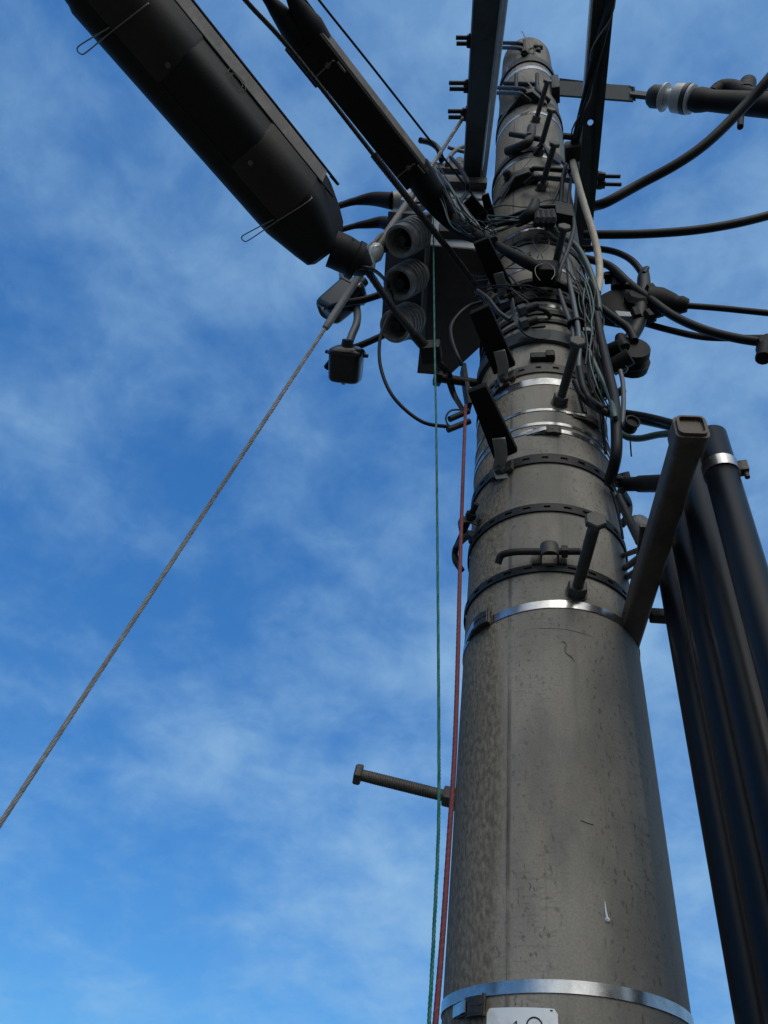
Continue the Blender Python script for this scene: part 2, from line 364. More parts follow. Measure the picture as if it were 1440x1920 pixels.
    def ring(s, z, w, t, gap=0.0005, a0=0.0, a1=2 * math.pi, tilt=0.0, n=120, slots=(), wob=0.0):
        """strap round the pole, centred at height z; slots = list of (angle, half angle)"""
        rows = [-w / 2, -w * 0.16, w * 0.16, w / 2]; full = abs(a1 - a0 - 2 * math.pi) < 1e-6
        na = n if full else n + 1
        vs = []
        for i in range(na):
            a = a0 + (a1 - a0) * i / n
            for rr in rows:
                for off in (gap, gap + t):
                    zz = z + rr + tilt * math.sin(a) * 0.18 + wob * math.sin(3 * a + 1)
                    vs.append(pole_pt(a, zz, off))
        def idx(i, r, o): return (i % na) * 8 + r * 2 + o
        def slot(i):
            a = a0 + (a1 - a0) * (i + 0.5) / n
            for (c, hw) in slots:
                d = (a - c + math.pi) % (2 * math.pi) - math.pi
                if abs(d) < hw: return True
            return False
        fs = []
        for i in range(n if full else n):
            j = i + 1
            for r in range(3):
                if r == 1 and slots and slot(i):
                    continue
                fs.append((idx(i, r, 1), idx(j, r, 1), idx(j, r + 1, 1), idx(i, r + 1, 1)))
                fs.append((idx(i, r, 0), idx(i, r + 1, 0), idx(j, r + 1, 0), idx(j, r, 0)))
            fs.append((idx(i, 0, 0), idx(j, 0, 0), idx(j, 0, 1), idx(i, 0, 1)))
            fs.append((idx(i, 3, 1), idx(j, 3, 1), idx(j, 3, 0), idx(i, 3, 0)))
            if slots and slot(i):
                fs.append((idx(i, 1, 1), idx(j, 1, 1), idx(j, 1, 0), idx(i, 1, 0)))
                fs.append((idx(i, 2, 0), idx(j, 2, 0), idx(j, 2, 1), idx(i, 2, 1)))
        if not full:
            fs.append((idx(0, 0, 0), idx(0, 0, 1), idx(0, 3, 1), idx(0, 3, 0)))
            fs.append((idx(n, 0, 0), idx(n, 3, 0), idx(n, 3, 1), idx(n, 0, 1)))
        return s.add(vs, fs)
    def twist(s, pts, R, strands=6, pitch=0.09, rs=None, sides=6, step=None, core=True):
        """laid rope or strand: helical yarns round a path"""
        pts = [V(p) for p in pts]
        L = [0.0]
        for i in range(1, len(pts)): L.append(L[-1] + (pts[i] - pts[i - 1]).length)
        step = step or pitch / 12; n = max(8, int(L[-1] / step)); res = []
        j = 0
        for i in range(n + 1):
            d = L[-1] * i / n
            while j < len(pts) - 2 and L[j + 1] < d: j += 1
            q = (d - L[j]) / max(1e-9, L[j + 1] - L[j]); res.append(pts[j].lerp(pts[j + 1], min(1, max(0, q))))
        T, N, B = frames(res)
        rs = rs or R * 0.52
        for k in range(strands):
            p = []
            for i in range(n + 1):
                a = 2 * math.pi * (k / strands + L[-1] * i / n / pitch)
                p.append(res[i] + (N[i] * math.cos(a) + B[i] * math.sin(a)) * (R - rs))
            s.tube(p, rs, sides)
        if core: s.tube(res, max(0.0006, (R - rs) * 0.9), 6)
        return s
    def build(s, name, material, parent=None, origin=None, flat=False):
        me = bpy.data.meshes.new(name)
        if parent is not None: origin = parent.location.copy() if parent.parent is None else origin_of(parent)
        elif origin is None:
            lo = V((min(p.x for p in s.v), min(p.y for p in s.v), min(p.z for p in s.v))); hi = V((max(p.x for p in s.v), max(p.y for p in s.v), max(p.z for p in s.v)))
            origin = V(((lo.x + hi.x) / 2, (lo.y + hi.y) / 2, lo.z))
        me.from_pydata([tuple(p - origin) for p in s.v], [], s.f); me.validate(); me.update()
        bm = bmesh.new(); bm.from_mesh(me); bmesh.ops.recalc_face_normals(bm, faces=bm.faces); bm.to_mesh(me); bm.free()
        if not flat:
            me.polygons.foreach_set('use_smooth', [True] * len(me.polygons)); me.set_sharp_from_angle(angle=math.radians(s.sharp))
        me.materials.append(M[material] if isinstance(material, str) else material)
        o = bpy.data.objects.new(name, me); col.objects.link(o)
        if parent is not None: o.parent = parent; o.location = (0, 0, 0)
        else: o.location = origin
        return o
def origin_of(o):
    p = o.location.copy()
    while o.parent is not None: o = o.parent; p += o.location
    return p
def tag(o, label=None, cat=None, group=None, kind=None):
    if label: o['label'] = label
    if cat: o['category'] = cat
    if group: o['group'] = group
    if kind: o['kind'] = kind
    return o
def thing(name, loc, label, cat, group=None):
    o = bpy.data.objects.new(name, None); col.objects.link(o); o.location = loc; o.empty_display_size = 0.05
    return tag(o, label, cat, group)
def hexnut(mb, c, ax, r, h, sides=6): return mb.tube([V(c) - V(ax) * h / 2, V(c) + V(ax) * h / 2], r, sides)

# ------------------------------------------------------------------ ground
g = MB(); nG = 24
for i in range(nG + 1):
    for j in range(nG + 1):
        u, w = (i / nG - 0.5) * 2, (j / nG - 0.5) * 2
        g.v.append(V((1500 * u * abs(u), 1500 * w * abs(w), 0)))
for i in range(nG):
    for j in range(nG): g.f.append((i * (nG + 1) + j, (i + 1) * (nG + 1) + j, (i + 1) * (nG + 1) + j + 1, i * (nG + 1) + j + 1))
tag(g.build('ground', 'ground', origin=V((0, 0, 0))), kind='structure')

# ------------------------------------------------------------------ the pole
ZTOP = S(axis_x(70) + 2, 70).z
pole_root = thing('utility_pole', (0, 0, 0), 'tall tapering grey concrete utility pole with a fine mould seam', 'utility pole')
p = MB(); secs = []
nz = 90
for i in range(nz + 1):
    z = ZTOP * i / nz; R = Rz(z)
    secs.append([V((R * math.sin(2 * math.pi * k / 128), -R * math.cos(2 * math.pi * k / 128), z)) for k in range(128)])
R = Rz(ZTOP)
for dr, dz in ((0.004, 0.003), (0.012, 0.005)):
    secs.append([V(((R - dr) * math.sin(2 * math.pi * k / 128), -(R - dr) * math.cos(2 * math.pi * k / 128), ZTOP + dz)) for k in range(128)])
p.loft(secs); p.build('shaft', 'concrete', pole_root)
sm = MB(); pts = []
for i in range(60):
    z = 0.02 + (zat(1255) - 0.02) * i / 59
    pts.append(pole_pt(SEAM + 0.006 * math.sin(i * 0.9) * math.sin(i * 0.37), z, 0.0005))
sm.tube(pts, 0.0011, 6); sm.build('mould_seam', 'concrete', pole_root)
dr_ = MB(); dr_.tube([S(1134, 1690, 0.001), S(1136, 1708, 0.002), S(1139, 1724, 0.003)], (0.0006, 0.002), 8, 4)
dr_.lathe(S(1139, 1725, 0.0), V((0.1, -1, -0.4)), [(0, 0.004), (0.002, 0.0035), (0.004, 0.0015)], 10)
tag(dr_.build('mortar_drip', 'plate', pole_root), 'pale mortar drip with a thin run above it')
for pts_, w_ in (([S(1089, 1538, 0.0003), S(1100, 1542, 0.0004), S(1113, 1546, 0.0003)], 0.0012),
                 ([S(1052, 1203, 0.0002), S(1061, 1206, 0.0004), S(1060, 1222, 0.0004), S(1072, 1232, 0.0004), S(1078, 1241, 0.0002)], [0.0006, 0.0022, 0.0012, 0.0022, 0.0008]),
                 ([S(985, 1181, 0.0001), S(1020, 1178, 0.0002), S(1060, 1180, 0.0002), S(1100, 1190, 0.0002), S(1140, 1206, 0.0001)], 0.0006)):
    ck = MB(); ck.tube(pts_, w_, 6, 6); ck.build('scuff_mark', 'stain', pole_root)

# ------------------------------------------------------------------ bands
def buckle_mb(px, py, hw=0.026, hh=0.014, hd=0.007, tilt=0.0):
    q = S(px, py, 0.004); r, t, u = frame_at(q); u2 = (u + t * tilt).normalized(); t2 = (t - u * tilt).normalized()
    m = MB()
    def at(k, off): e = pole_pt(phi_of(q) + k * hw / Rz(q.z), q.z + k * hw * tilt * 1.0, off); return e
    # folded tongue over a dark wedge shaped housing, following the curve of the pole
    m.strip([at(-1.9, 0.003), at(-1.2, hd * 0.7), at(-0.5, hd * 1.5), at(0.2, hd * 1.9), at(0.65, hd * 1.6), at(0.8, hd * 0.9)], u2, hh * 1.7, 0.003)
    m.strip([at(-1.0, 0.004), at(-0.4, 0.005), at(0.3, 0.006), at(0.75, 0.005)], u2, hh * 2.1, 0.004)
    for sg in (-1, 1): m.strip([at(-0.55, hd * 0.9), at(0.1, hd * 1.35), at(0.7, hd * 1.15)], r, hd * 1.7, 0.0025) if sg > 0 else m.strip([at(-0.55, hd * 0.9) - u2 * hh, at(0.1, hd * 1.35) - u2 * hh, at(0.7, hd * 1.15) - u2 * hh], r, hd * 1.7, 0.0025)
    m.tube([at(0.78, hd * 1.4) - u2 * hh * 1.15, at(0.78, hd * 1.4) + u2 * hh * 1.15], 0.0032, 8)
    return m
def steel_band(label, y, wpx, buckle=None, tilt=0.0, mat_='stainless', t=0.0015, group='stainless straps round the pole', gap=0.0006, bsize=1.0, btilt=0.0, tail=None):
    z = zat(y); o = thing('strap_band', (0, 0, z), label, 'metal strap', group)
    q = S(axis_x(y), y); el = math.asin(ray(axis_x(y), y).z)
    w = wpx * (q - CAM).length / F_PX / max(0.2, math.cos(el)) * 0.78
    MB().ring(z, w, t, gap, tilt=tilt, n=160, wob=0.0008).build('strap', mat_, o)
    if buckle:
        buckle_mb(*buckle, hw=0.026 * bsize, hh=0.014 * bsize, hd=0.007 * bsize, tilt=btilt).build('buckle', 'buckle', o)
        bq = S(buckle[0], buckle[1], 0.004); bf = phi_of(bq); k_ = 0.026 * bsize / Rz(bq.z)
        MB().strip([pole_pt(bf + k_ * e_, bq.z + 0.026 * bsize * e_ * btilt, o_) for e_, o_ in ((-2.6, 0.002), (-2.0, 0.004), (-1.4, 0.007), (-0.9, 0.011), (-0.6, 0.012))], V((0, 0, 1)), w * 0.95, 0.0015).build('folded_tail', mat_, o)
    if tail:
        MB().strip([S(a, b, c) for a, b, c in tail], V((0, 0, 1)), w * 0.8, 0.0012).build('strap_tail', mat_, o)
    return o
steel_band('bright wide stainless strap just above the white number plate', 1851, 23, (893, 1887), 0.03, bsize=0.85)
steel_band('bright stainless strap just under the lowest front step bolt, dark buckle at left', 1134, 17, (905, 1166), 0.06, bsize=1.15)
steel_band('upper bright strap of the close pair just above the lowest footplate bracket', 795, 6, None, 0.0, tail=None)
steel_band('lower bright strap of the close pair, with a long dark buckle in front', 808, 8, (1035, 808), 0.0, bsize=0.9)
steel_band('thin grey strap with a brown buckle at right, below the rusty step bolt', 769, 5, (1106, 790), 0.0, bsize=1.0)
steel_band('broad blue shining strap under the middle footplate', 716, 14, (945, 722), 0.0, bsize=0.8)
steel_band('thin strap with a black buckle under the bent hook', 294, 4, (968, 288), 0.08, bsize=0.9)
steel_band('thin strap with buckle at its left edge, between the uppermost step bolts', 212, 4, (938, 222), 0.1, bsize=0.9)
steel_band('thin bright strap nearest the pole top with its buckle on the left', 127, 5, (957, 128), 0.12, bsize=0.7)
steel_band('faint thin strap running behind the wire ring on the pole', 500, 5, (985, 480), 0.0, bsize=0.7)
steel_band('thin bright strap among the black wraps beside the two capped bolts', 574, 6, (1055, 562), -0.02, bsize=0.7)
steel_band('thin pale strap crossing under the V shaped saddle', 430, 4, None, 0.04)
# loose pointed tails sticking off the straps at the pole top
tl = MB(); tl.strip([S(1012, 112, 0.004), S(1000, 95, 0.02), F(988, 76, -0.17), F(978, 58, -0.2)], V((0.3, 0, 1)), 0.012, 0.0015)
tag(tl.build('strap_tail', 'galv'), 'long thin strap end sticking up over the pole top', 'strap end')
tl = MB(); tl.strip([S(1036, 208, 0.006), S(1012, 182, 0.012), S(995, 160, 0.03), S(979, 141, 0.05)], V((0.3, 0, 1)), 0.013, 0.0015)
tag(tl.build('strap_tail', 'galv'), 'long thin strap end slanting across the pole behind the highest step bolt', 'strap end')
tl = MB(); tl.strip([S(925, 383, 0.004), S(955, 345, 0.03), S(975, 322, 0.03), S(1000, 294, 0.01)], V((0.2, 0, 1)), 0.016, 0.002)
tag(tl.build('strap_tail', 'dark_steel'), 'dark strap slanting from the two small tags up to the step bolt foot', 'strap end')

def slotted_band(label, y, wpx, slot_px, tilt=0.0, mat_='dark_steel', t=0.004, lug=None, phis=None):
    z = zat(y); o = thing('pole_band', (0, 0, z), label, 'pole band', 'slotted bands round the pole')
    q = S(axis_x(y), y); el = math.asin(ray(axis_x(y), y).z)
    w = wpx * (q - CAM).length / F_PX / math.cos(el) * 0.9
    sl = []
    if slot_px:
        k = -2.6
        while k < 2.7: sl.append((k, 0.045)); k += slot_px
    MB().ring(z, w, t, 0.001, tilt=tilt, n=480, slots=sl).build('strap', mat_, o)
    return o, z, w
slotted_band('slotted dark band with U shaped lug and bent rod above the lowest bright strap', 1066, 15, 0.24, 0.0)
slotted_band('slotted dark band ending in a clamp at the left edge of the pole', 953, 15, 0.24, 0.0)
slotted_band('slotted dark band carrying the lowest footplate', 861, 17, 0.24, 0.0)
slotted_band('grey slotted band carrying the middle footplate, under the dark collar', 692, 16, 0.26, 0.0, 'galv')
slotted_band('slotted dark band carrying the upper footplate, among the wraps', 548, 13, 0.26, 0.0)
slotted_band('slotted dark band with the wire ring hanging over it', 452, 10, 0.28, 0.0)
steel_band('dark collar lying just above the V shaped saddle', 282, 8, None, 0.06, 'dark_steel', 0.006, 'dark collars round the pole', 0.001)
steel_band('black double collar just under the pole top', 113, 8, None, 0.06, 'dark_steel', 0.008, 'dark collars round the pole', 0.001)
steel_band('dark collar under the two upright threaded studs', 190, 8, None, 0.08, 'dark_steel', 0.006, 'dark collars round the pole', 0.001)
steel_band('thick black cable wrap just above the upper footplate bracket', 533, 12, None, -0.02, 'rubber', 0.012, 'dark collars round the pole', 0.001)
steel_band('black rounded wrap beneath the slotted band among the cable tangle', 562, 9, None, 0.0, 'rubber', 0.01, 'dark collars round the pole', 0.001)
steel_band('dark ribbed wrap level with the two capped bolts', 588, 9, None, 0.04, 'dark_steel', 0.006, 'dark collars round the pole', 0.001)
steel_band('narrow dark wrap just below the two capped bolts', 604, 7, None, 0.05, 'dark_steel', 0.006, 'dark collars round the pole', 0.001)
steel_band('widest dark collar, right above the slotted grey band', 634, 24, None, -0.05, 'arm', 0.012, 'dark collars round the pole', 0.001)

# ------------------------------------------------------------------ step bolts
def step_bolt_mesh(L=0.17, r=0.0108):
    """along local -Y from the pole, foot at the origin"""
    sh = MB(); a = V((0, -1, 0)); n = 40
    pts = []; rr = []
    sh.tube([V((0, 0.01, 0)), a * L], r, 18)
    for k in range(26):                                   # rolled grip ridges
        t = 0.05 + k * (L - 0.065) / 26
        pr = []
        for i in range(19):
            an = 2 * math.pi * i / 18
            pr.append(V((math.sin(an) * (r + 0.0002), -(t + 0.004 * math.sin(an + 0.4)), math.cos(an) * (r + 0.0002))))
        sh.tube(pr, 0.0006, 4, caps=False)
    nut = MB(); nut.lathe(V((0, 0.012, 0)), a, [(0, 0.019), (0.014, 0.0205), (0.016, 0.0205), (0.034, 0.0205), (0.037, 0.018), (0.037, 0.011)], 6)
    nut.lathe(V((0, 0.006, 0)), a, [(0, 0.0225), (0.009, 0.0225)], 24)
    hd = MB(); hd.lathe(a * (L - 0.002), a, [(0, 0.0195), (0.002, 0.021), (0.011, 0.021), (0.0135, 0.0185)], 6)
    return sh, nut, hd
SB = [  # head pixel, base pixel, label
    ((1116, 980), (1080, 1112), 'lowest step bolt on the front of the pole, above the bright strap'),
    ((1081, 645), (1049, 756), 'rusty step bolt right of the middle footplate, second from below on the front'),
    ((1057, 430), (1034, 528), 'step bolt in the wire tangle whose foot is behind the thin wire hoop'),
    ((1039, 273), (1014, 356), 'step bolt at the right end of the V shaped saddle'),
    ((1033, 209), (1010, 289), 'step bolt whose foot stands right of the bent black hook'),
    ((1026, 155), (1004, 228), 'highest step bolt on the pole, beside the slanting strap end'),
    ((676, 1453), (846, 1497), 'lone step bolt sticking out left into the sky behind the green and red cords')]
proto = None
for hp, bp, lab in SB:
    b = S(*bp); 
    hpt = H(hp[0], hp[1], b.z)
    if hp[0] < 800:
        b = V((-Rz(F(846, 1497).z) * 0.985, -0.02, F(846, 1497).z)); b.z = F(846, 1497, -0.02).z; hpt = F(hp[0], hp[1], -0.06)
    d = hpt - b; L = d.length
    print('STEP', lab[:24], round(L, 3), [round(c, 2) for c in d.normalized()])
    d.normalize()
    o = thing('step_bolt', b, lab, 'step bolt', 'step bolts up the pole')
    Lc = min(0.21, max(0.13, L)); 
    if proto is None or abs(Lc - proto[1]) > 0.004:
        parts = [m_.build(nm, 'galv', origin=V((0, 0, 0))) for m_, nm in zip(step_bolt_mesh(Lc), ('shank', 'nut', 'head'))]
        if proto is None: proto = (parts, Lc)
    else:
        parts = []
        for q in proto[0]: c = q.copy(); col.objects.link(c); parts.append(c)
    for c in parts: c.parent = o; c.location = (0, 0, 0)
    y = -d; x = y.cross(V((0, 0, 1))).normalized(); z = x.cross(y)
    o.rotation_euler = Matrix((x, y, z)).transposed().to_euler()

# ------------------------------------------------------------------ rod clamps on the bands
def rod_clamp(px, py, label, sgn=1, tiltz=0.0, sc=1.0, back=True):
    q = S(px, py, 0.0); r, t, u = frame_at(q); t = t * sgn
    t = (t + u * tiltz).normalized(); u = r.cross(t) * (1 if sgn > 0 else -1)
    o = thing('rod_clamp', q, label, 'band clamp', 'U shaped clamps with bent rods on the bands')
    m = MB(); arc = []
    a = 0.017 * sc
    arc.append(q - t * (a + 0.018) + r * 0.005); arc.append(q - t * a + r * 0.006)
    for k in range(13):
        an = math.pi * k / 12
        arc.append(q - t * math.cos(an) * a + r * (0.026 * sc + math.sin(an) * a))
    arc.append(q + t * a + r * 0.006); arc.append(q + t * (a + 0.018) + r * 0.005)
    m.strip(arc, u, 0.03 * sc, 0.0035); m.build('lug', 'galv', o)
    rod = MB(); h = 0.026 * sc
    pts = [q - t * 0.105 * sc + r * 0.002 - u * 0.012, q - t * 0.098 * sc + r * 0.014, q - t * 0.075 * sc + r * (h - 0.002), q - t * 0.045 * sc + r * h, q + t * 0.062 * sc + r * h]
    if not back: pts = [q - t * 0.03 + r * h, q + t * 0.062 * sc + r * h]
    rod.tube(pts, 0.0075 * sc, 14, 8 if back else 0)
    rod.build('rod', 'dark_steel', o)
    nt = MB(); hexnut(nt, q + t * 0.030 * sc + r * h, t, 0.0135 * sc, 0.012 * sc); nt.build('nut', 'dark_steel', o)
    return o
rod_clamp(1030, 1050, 'U lug with a bent black rod lying flat on the front of the pole')
rod_clamp(893, 992, 'U lug with an upright rod end at the left edge of the pole', 1, 0.35)
rod_clamp(1149, 905, 'U lug with bolt at the right edge of the pole beside the horizontal black pipe', 1, 0.9)

def curved_rod(label, pts, d, mat_='dark_steel', name='bent_rod', cat='bent rod', group=None):
    P = [(S(x, y, o) if len_ == 3 else None) for (x, y, o), len_ in ((q, 3) for q in pts)]
    m = MB(); m.tube(P, pxr(P[len(P) // 2], d), 14, 8)
    return tag(m.build(name, mat_), label, cat, group)
curved_rod('bent black rod bulging out from the left edge of the pole beside the red cord', [(884, 1000, 0.03), (868, 1012, 0.03), (854, 1030, 0.02), (855, 1052, 0.02), (866, 1070, 0.0)], 12)
curved_rod('bent black rod curving down from the right edge clamp', [(1165, 920, 0.03), (1178, 945, 0.02), (1176, 970, 0.01), (1165, 984, 0.0)], 15)

# hooks and studs on the upper pole
hk = thing('bent_hook', S(975, 270), 'thick black bent hook with a cross rod, left of the upper step bolts', 'hook')
m = MB(); m.tube([S(952, 283, 0.02), S(972, 276, 0.03), S(988, 268, 0.04), S(995, 256, 0.045), S(997, 240, 0.05)], pxr(S(975, 275), 17), 14, 8); m.build('hook_body', 'dark_steel', hk)
m = MB(); m.tube([S(957, 251, 0.055), S(1020, 262, 0.05)], pxr(S(985, 255), 10), 12); m.build('cross_rod', 'dark_steel', hk)
m = MB(); hexnut(m, S(992, 256, 0.05), V((1, 0, 0)), 0.02, 0.02); m.build('nut', 'dark_steel', hk)
hk = thing('stud_bracket', S(985, 165), 'pair of upright threaded studs on a black cross bar near the pole top', 'stud bracket')
m = MB(); m.tube([S(946, 156, 0.03), S(1008, 158, 0.03)], pxr(S(980, 156), 8), 10); m.build('cross_rod', 'dark_steel', hk)
for sx in (968, 1007):
    m = MB(); m.tube([S(sx, 172, 0.02), S(sx, 139, 0.05)], pxr(S(sx, 155), 7), 10); m.build('stud', 'dark_steel', hk)
m = MB(); m.tube([S(1007, 165, 0.03), S(1013, 176, 0.03), S(1030, 190, 0.015)], pxr(S(1015, 176), 10), 10, 6); m.build('hook_end', 'dark_steel', hk)
hk = thing('stud_bracket', S(985, 95), 'single upright stud with a nut on the very top of the pole', 'stud bracket')
m = MB(); m.tube([S(983, 104, 0.015), S(983, 76, 0.04)], pxr(S(983, 90), 6), 10); m.build('stud', 'dark_steel', hk)
m = MB(); hexnut(m, S(983, 100, 0.02), V((0, 0, 1)), 0.02, 0.02); m.build('nut', 'dark_steel', hk)
hk = thing('eye_nut', S(1009, 94), 'black lobed eye nut on the pole top right of the stud', 'eye nut')
m = MB()
for dx_, dy_ in ((-4, -2), (4, -1), (0, 5)): m.lathe(S(1009 + dx_, 94 + dy_, -0.005), V((0, -1, 0)), [(0, 0.016), (0.02, 0.015), (0.024, 0.01)], 12)
m.build('nut', 'dark_steel', hk)
m = MB(); m.tube([S(990, 100, 0.01), S(993, 92, 0.02), S(1000, 91, 0.02), S(1002, 98, 0.01)], 0.006, 8, 6); m.build('loop', 'dark_steel', hk)
# plug bolts on concrete
m = MB(); q = S(956, 333); m.lathe(q, V((q.x, q.y, 0)), [(-0.01, 0.024), (0.01, 0.024), (0.012, 0.018), (0.03, 0.017), (0.034, 0.012)], 10)
tag(m.build('hex_bolt', 'dark_steel'), 'dark bolt head on the concrete left of the V shaped saddle', 'bolt head')

# saddles with their paired rods
def saddle(label, apex, rods, w=0.05):
    q = S(*apex); r, t, u = frame_at(q)
    o = thing('arm_saddle', q, label, 'arm saddle', 'V shaped saddles on the pole')
    m = MB()
    m.strip([q - t * 0.10 - r * 0.02 - u * 0.01, q - t * 0.03 + r * 0.045, q + t * 0.02 + r * 0.05, q + t * 0.085 - r * 0.01 - u * 0.01], u, w, 0.006)
    m.build('plate', 'galv', o)
    m = MB()
    m.prism([q - t * 0.085 - r * 0.02 - u * w * 0.45, q - t * 0.03 + r * 0.042 - u * w * 0.45, q + t * 0.02 + r * 0.047 - u * w * 0.45, q + t * 0.075 - r * 0.01 - u * w * 0.45], u * 0.006)
    m.build('gusset', 'dark_steel', o)
    for pts, d in rods:
        m = MB(); P = pts; m.tube(P, d, 12, 6); m.build('rod', 'dark_steel', o)
    return o

# ------------------------------------------------------------------ cross arms
def channel(label, P1, P2, wdir1, w1, w2, hgt, side, name='cross_arm', mats=('arm', 'arm_edge')):
    """C channel, web down, from P1 (far end, centre of the web) to P2; side = direction of the lit flange"""
    a = (P2 - P1).normalized(); wd = V(wdir1); wd = (wd - a * wd.dot(a)).normalized(); up = wd.cross(a)
    if up.z < 0: up = -up
    o = thing(name, P1, label, 'cross arm', 'steel channel cross arms')
    t = 0.006; m = MB()
    def sec(p, w): return [p - wd * w / 2, p + wd * w / 2, p + wd * w / 2 + up * t, p - wd * w / 2 + up * t]
    m.loft([sec(P1, w1), sec(P2, w2)]); web = m.build('web', mats[0], o)
    for sg in (-1, 1):
        m = MB()
        def fs_(p, w):
            e = p + wd * sg * (w / 2 + 0.0035) - up * 0.001
            return [e - wd * 0.0032, e + wd * 0.0032, e + wd * 0.0032 + up * hgt, e - wd * 0.0032 + up * hgt]
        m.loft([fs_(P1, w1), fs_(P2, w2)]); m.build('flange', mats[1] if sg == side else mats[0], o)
    return o, a, wd, up, web
def punch(obj, c, ax, r):
    cu = MB().cyl(c - ax * 0.05, c + ax * 0.05, r, sides=20).build('cutter', 'ink')
    md = obj.modifiers.new('hole', 'BOOLEAN'); md.object = cu; md.operation = 'DIFFERENCE'; md.solver = 'EXACT'
    bpy.context.view_layer.update()
    me = bpy.data.meshes.new_from_object(obj.evaluated_get(bpy.context.evaluated_depsgraph_get()))
    obj.modifiers.clear(); obj.data = me; bpy.data.objects.remove(cu)
# right arm: level, passing the pole on its right and running over the camera
zR = S(1000, 335).z
A1 = H(1089, 474, zR); A2 = H(1129, 14, zR); A2 = A1 + (A2 - A1) * 1.3
wR = (H(1108, 400, zR) - H(1076, 400, zR)).length
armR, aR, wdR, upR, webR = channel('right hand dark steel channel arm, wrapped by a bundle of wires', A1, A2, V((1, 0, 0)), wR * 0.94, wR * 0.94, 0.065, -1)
punch(webR, H(1107, 230, zR), V((0, 0, 1)), 0.011)
for k, (bx, by) in enumerate(((1119, 331), (1119, 346))):
    pa = H(1119, 338, zR) + V((0, 0, 0.03)); 
    e = H(1163 if k == 0 else 1165, by, zR + 0.03); s_ = H(1096, by - 1, zR + 0.03); 
    m = MB(); m.tube([s_, e], 0.0075, 12); m.build('bolt', 'dark_steel', armR)
    m = MB(); dd = (e - s_).normalized(); hexnut(m, H(1124, by, zR + 0.03), dd, 0.019, 0.018); hexnut(m, H(1131, by, zR + 0.03), dd, 0.016, 0.014); m.build('nut', 'dark_steel', armR)
m = MB(); q = H(1117, 332, zR + 0.03); m.box(q + V((0.004, 0, 0.02)), wdR * 0.004, aR * 0.03, upR * 0.035, 0.001); m.build('washer_plate', 'galv_light', armR)
# left arm: tilted towards the camera
dL1 = (F(888, 330, -0.05) - CAM).length
L1 = DD(886, 333, dL1); L2 = DD(915, 0, dL1 / 1.28); L2x = L1 + (L2 - L1) * 1.25
def chord(x0, x1, y, d): return (DD(x1, y, d) - DD(x0, y, d)).length
wL1 = chord(873, 901, 325, dL1); wL2 = chord(893, 939, 0, dL1 / 1.28) ; wL2 = wL1 + (wL2 - wL1) * 1.25
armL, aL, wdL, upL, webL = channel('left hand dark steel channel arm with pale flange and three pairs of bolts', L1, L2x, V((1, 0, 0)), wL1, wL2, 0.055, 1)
def on_armL(x, y, lift=0.0):
    n = wdL.cross(aL).normalized(); return PL(x, y, L1 + upL * lift, n)
m = MB(); m.lathe(on_armL(911, 78), -upL, [(-0.002, 0.011), (0.0012, 0.011), (0.0012, 0.004)], 18); m.build('plug', 'ink', armL)
for yy, x0, x1 in ((76, 855, 892), (161, 842, 886), (214, 840, 880)):
    for k, dy_ in enumerate((-5, 6)):
        s_ = on_armL(x1 + 4, yy + dy_, 0.03); e = on_armL(x0 + (1 if k else 0), yy + dy_ - 0.5, 0.03)
        m = MB(); m.tube([s_, e], pxr(e, 8), 12); m.build('bolt', 'dark_steel', armL)
        m = MB(); dd = (e - s_).normalized(); hexnut(m, on_armL(x1 - 9, yy + dy_, 0.03), dd, 0.0145, 0.016); hexnut(m, on_armL(x1 - 14, yy + dy_ + 1, 0.03), dd, 0.012, 0.01); m.build('nut', 'dark_steel', armL)
    m = MB(); q = on_armL(x1 - 5, yy, 0.03); m.box(q, wdL * 0.004, aL * 0.022, upL * 0.022, 0.001); m.build('washer_plate', 'galv', armL)

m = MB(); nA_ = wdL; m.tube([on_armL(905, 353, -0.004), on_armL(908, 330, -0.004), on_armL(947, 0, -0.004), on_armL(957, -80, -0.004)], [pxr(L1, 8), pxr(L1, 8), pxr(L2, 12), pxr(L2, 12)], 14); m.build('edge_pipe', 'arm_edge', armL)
# saddles
saddle('V shaped saddle with two rods running right to the right hand arm', (985, 345), [
    ([S(985, 325, 0.03), S(998, 318, 0.05), S(1012, 316, 0.055), H(1098, 323, zR + 0.03)], 0.0095),
    ([S(985, 345, 0.03), S(998, 335, 0.05), S(1012, 332, 0.055), H(1098, 342, zR + 0.03)], 0.0095)])
saddle('V shaped saddle with two rods running left, beside the two upright studs', (990, 192), [
    ([S(994, 182, 0.02), S(984, 172, 0.05), S(972, 166, 0.055), S(905, 164, 0.06)], 0.0095),
    ([S(994, 190, 0.02), S(982, 181, 0.05), S(968, 175, 0.055), S(905, 174, 0.06)], 0.0095)])
m = MB(); m.tube([S(905, 80, 0.04), S(965, 81, 0.04), S(982, 84, 0.03)], 0.0105, 12, 4); tag(m.build('threaded_rod', 'dark_steel'), 'upper of two short black rods running left from the single stud at the pole top', 'rod')
m = MB(); m.tube([S(905, 89, 0.04), S(965, 90, 0.04), S(982, 95, 0.03)], 0.0105, 12, 4); tag(m.build('threaded_rod', 'dark_steel'), 'lower of two short black rods running left from the single stud at the pole top', 'rod')
m = MB(); q = S(1012, 340); m.strip([S(1001, 288, 0.0), S(1018, 268, 0.045), S(1028, 290, 0.04), S(1050, 305, 0.0)], V((0, 0, 1)), 0.05, 0.012)
tag(m.build('pole_bracket', 'dark_steel'), 'dark bent bracket behind the upper front step bolts', 'bracket')

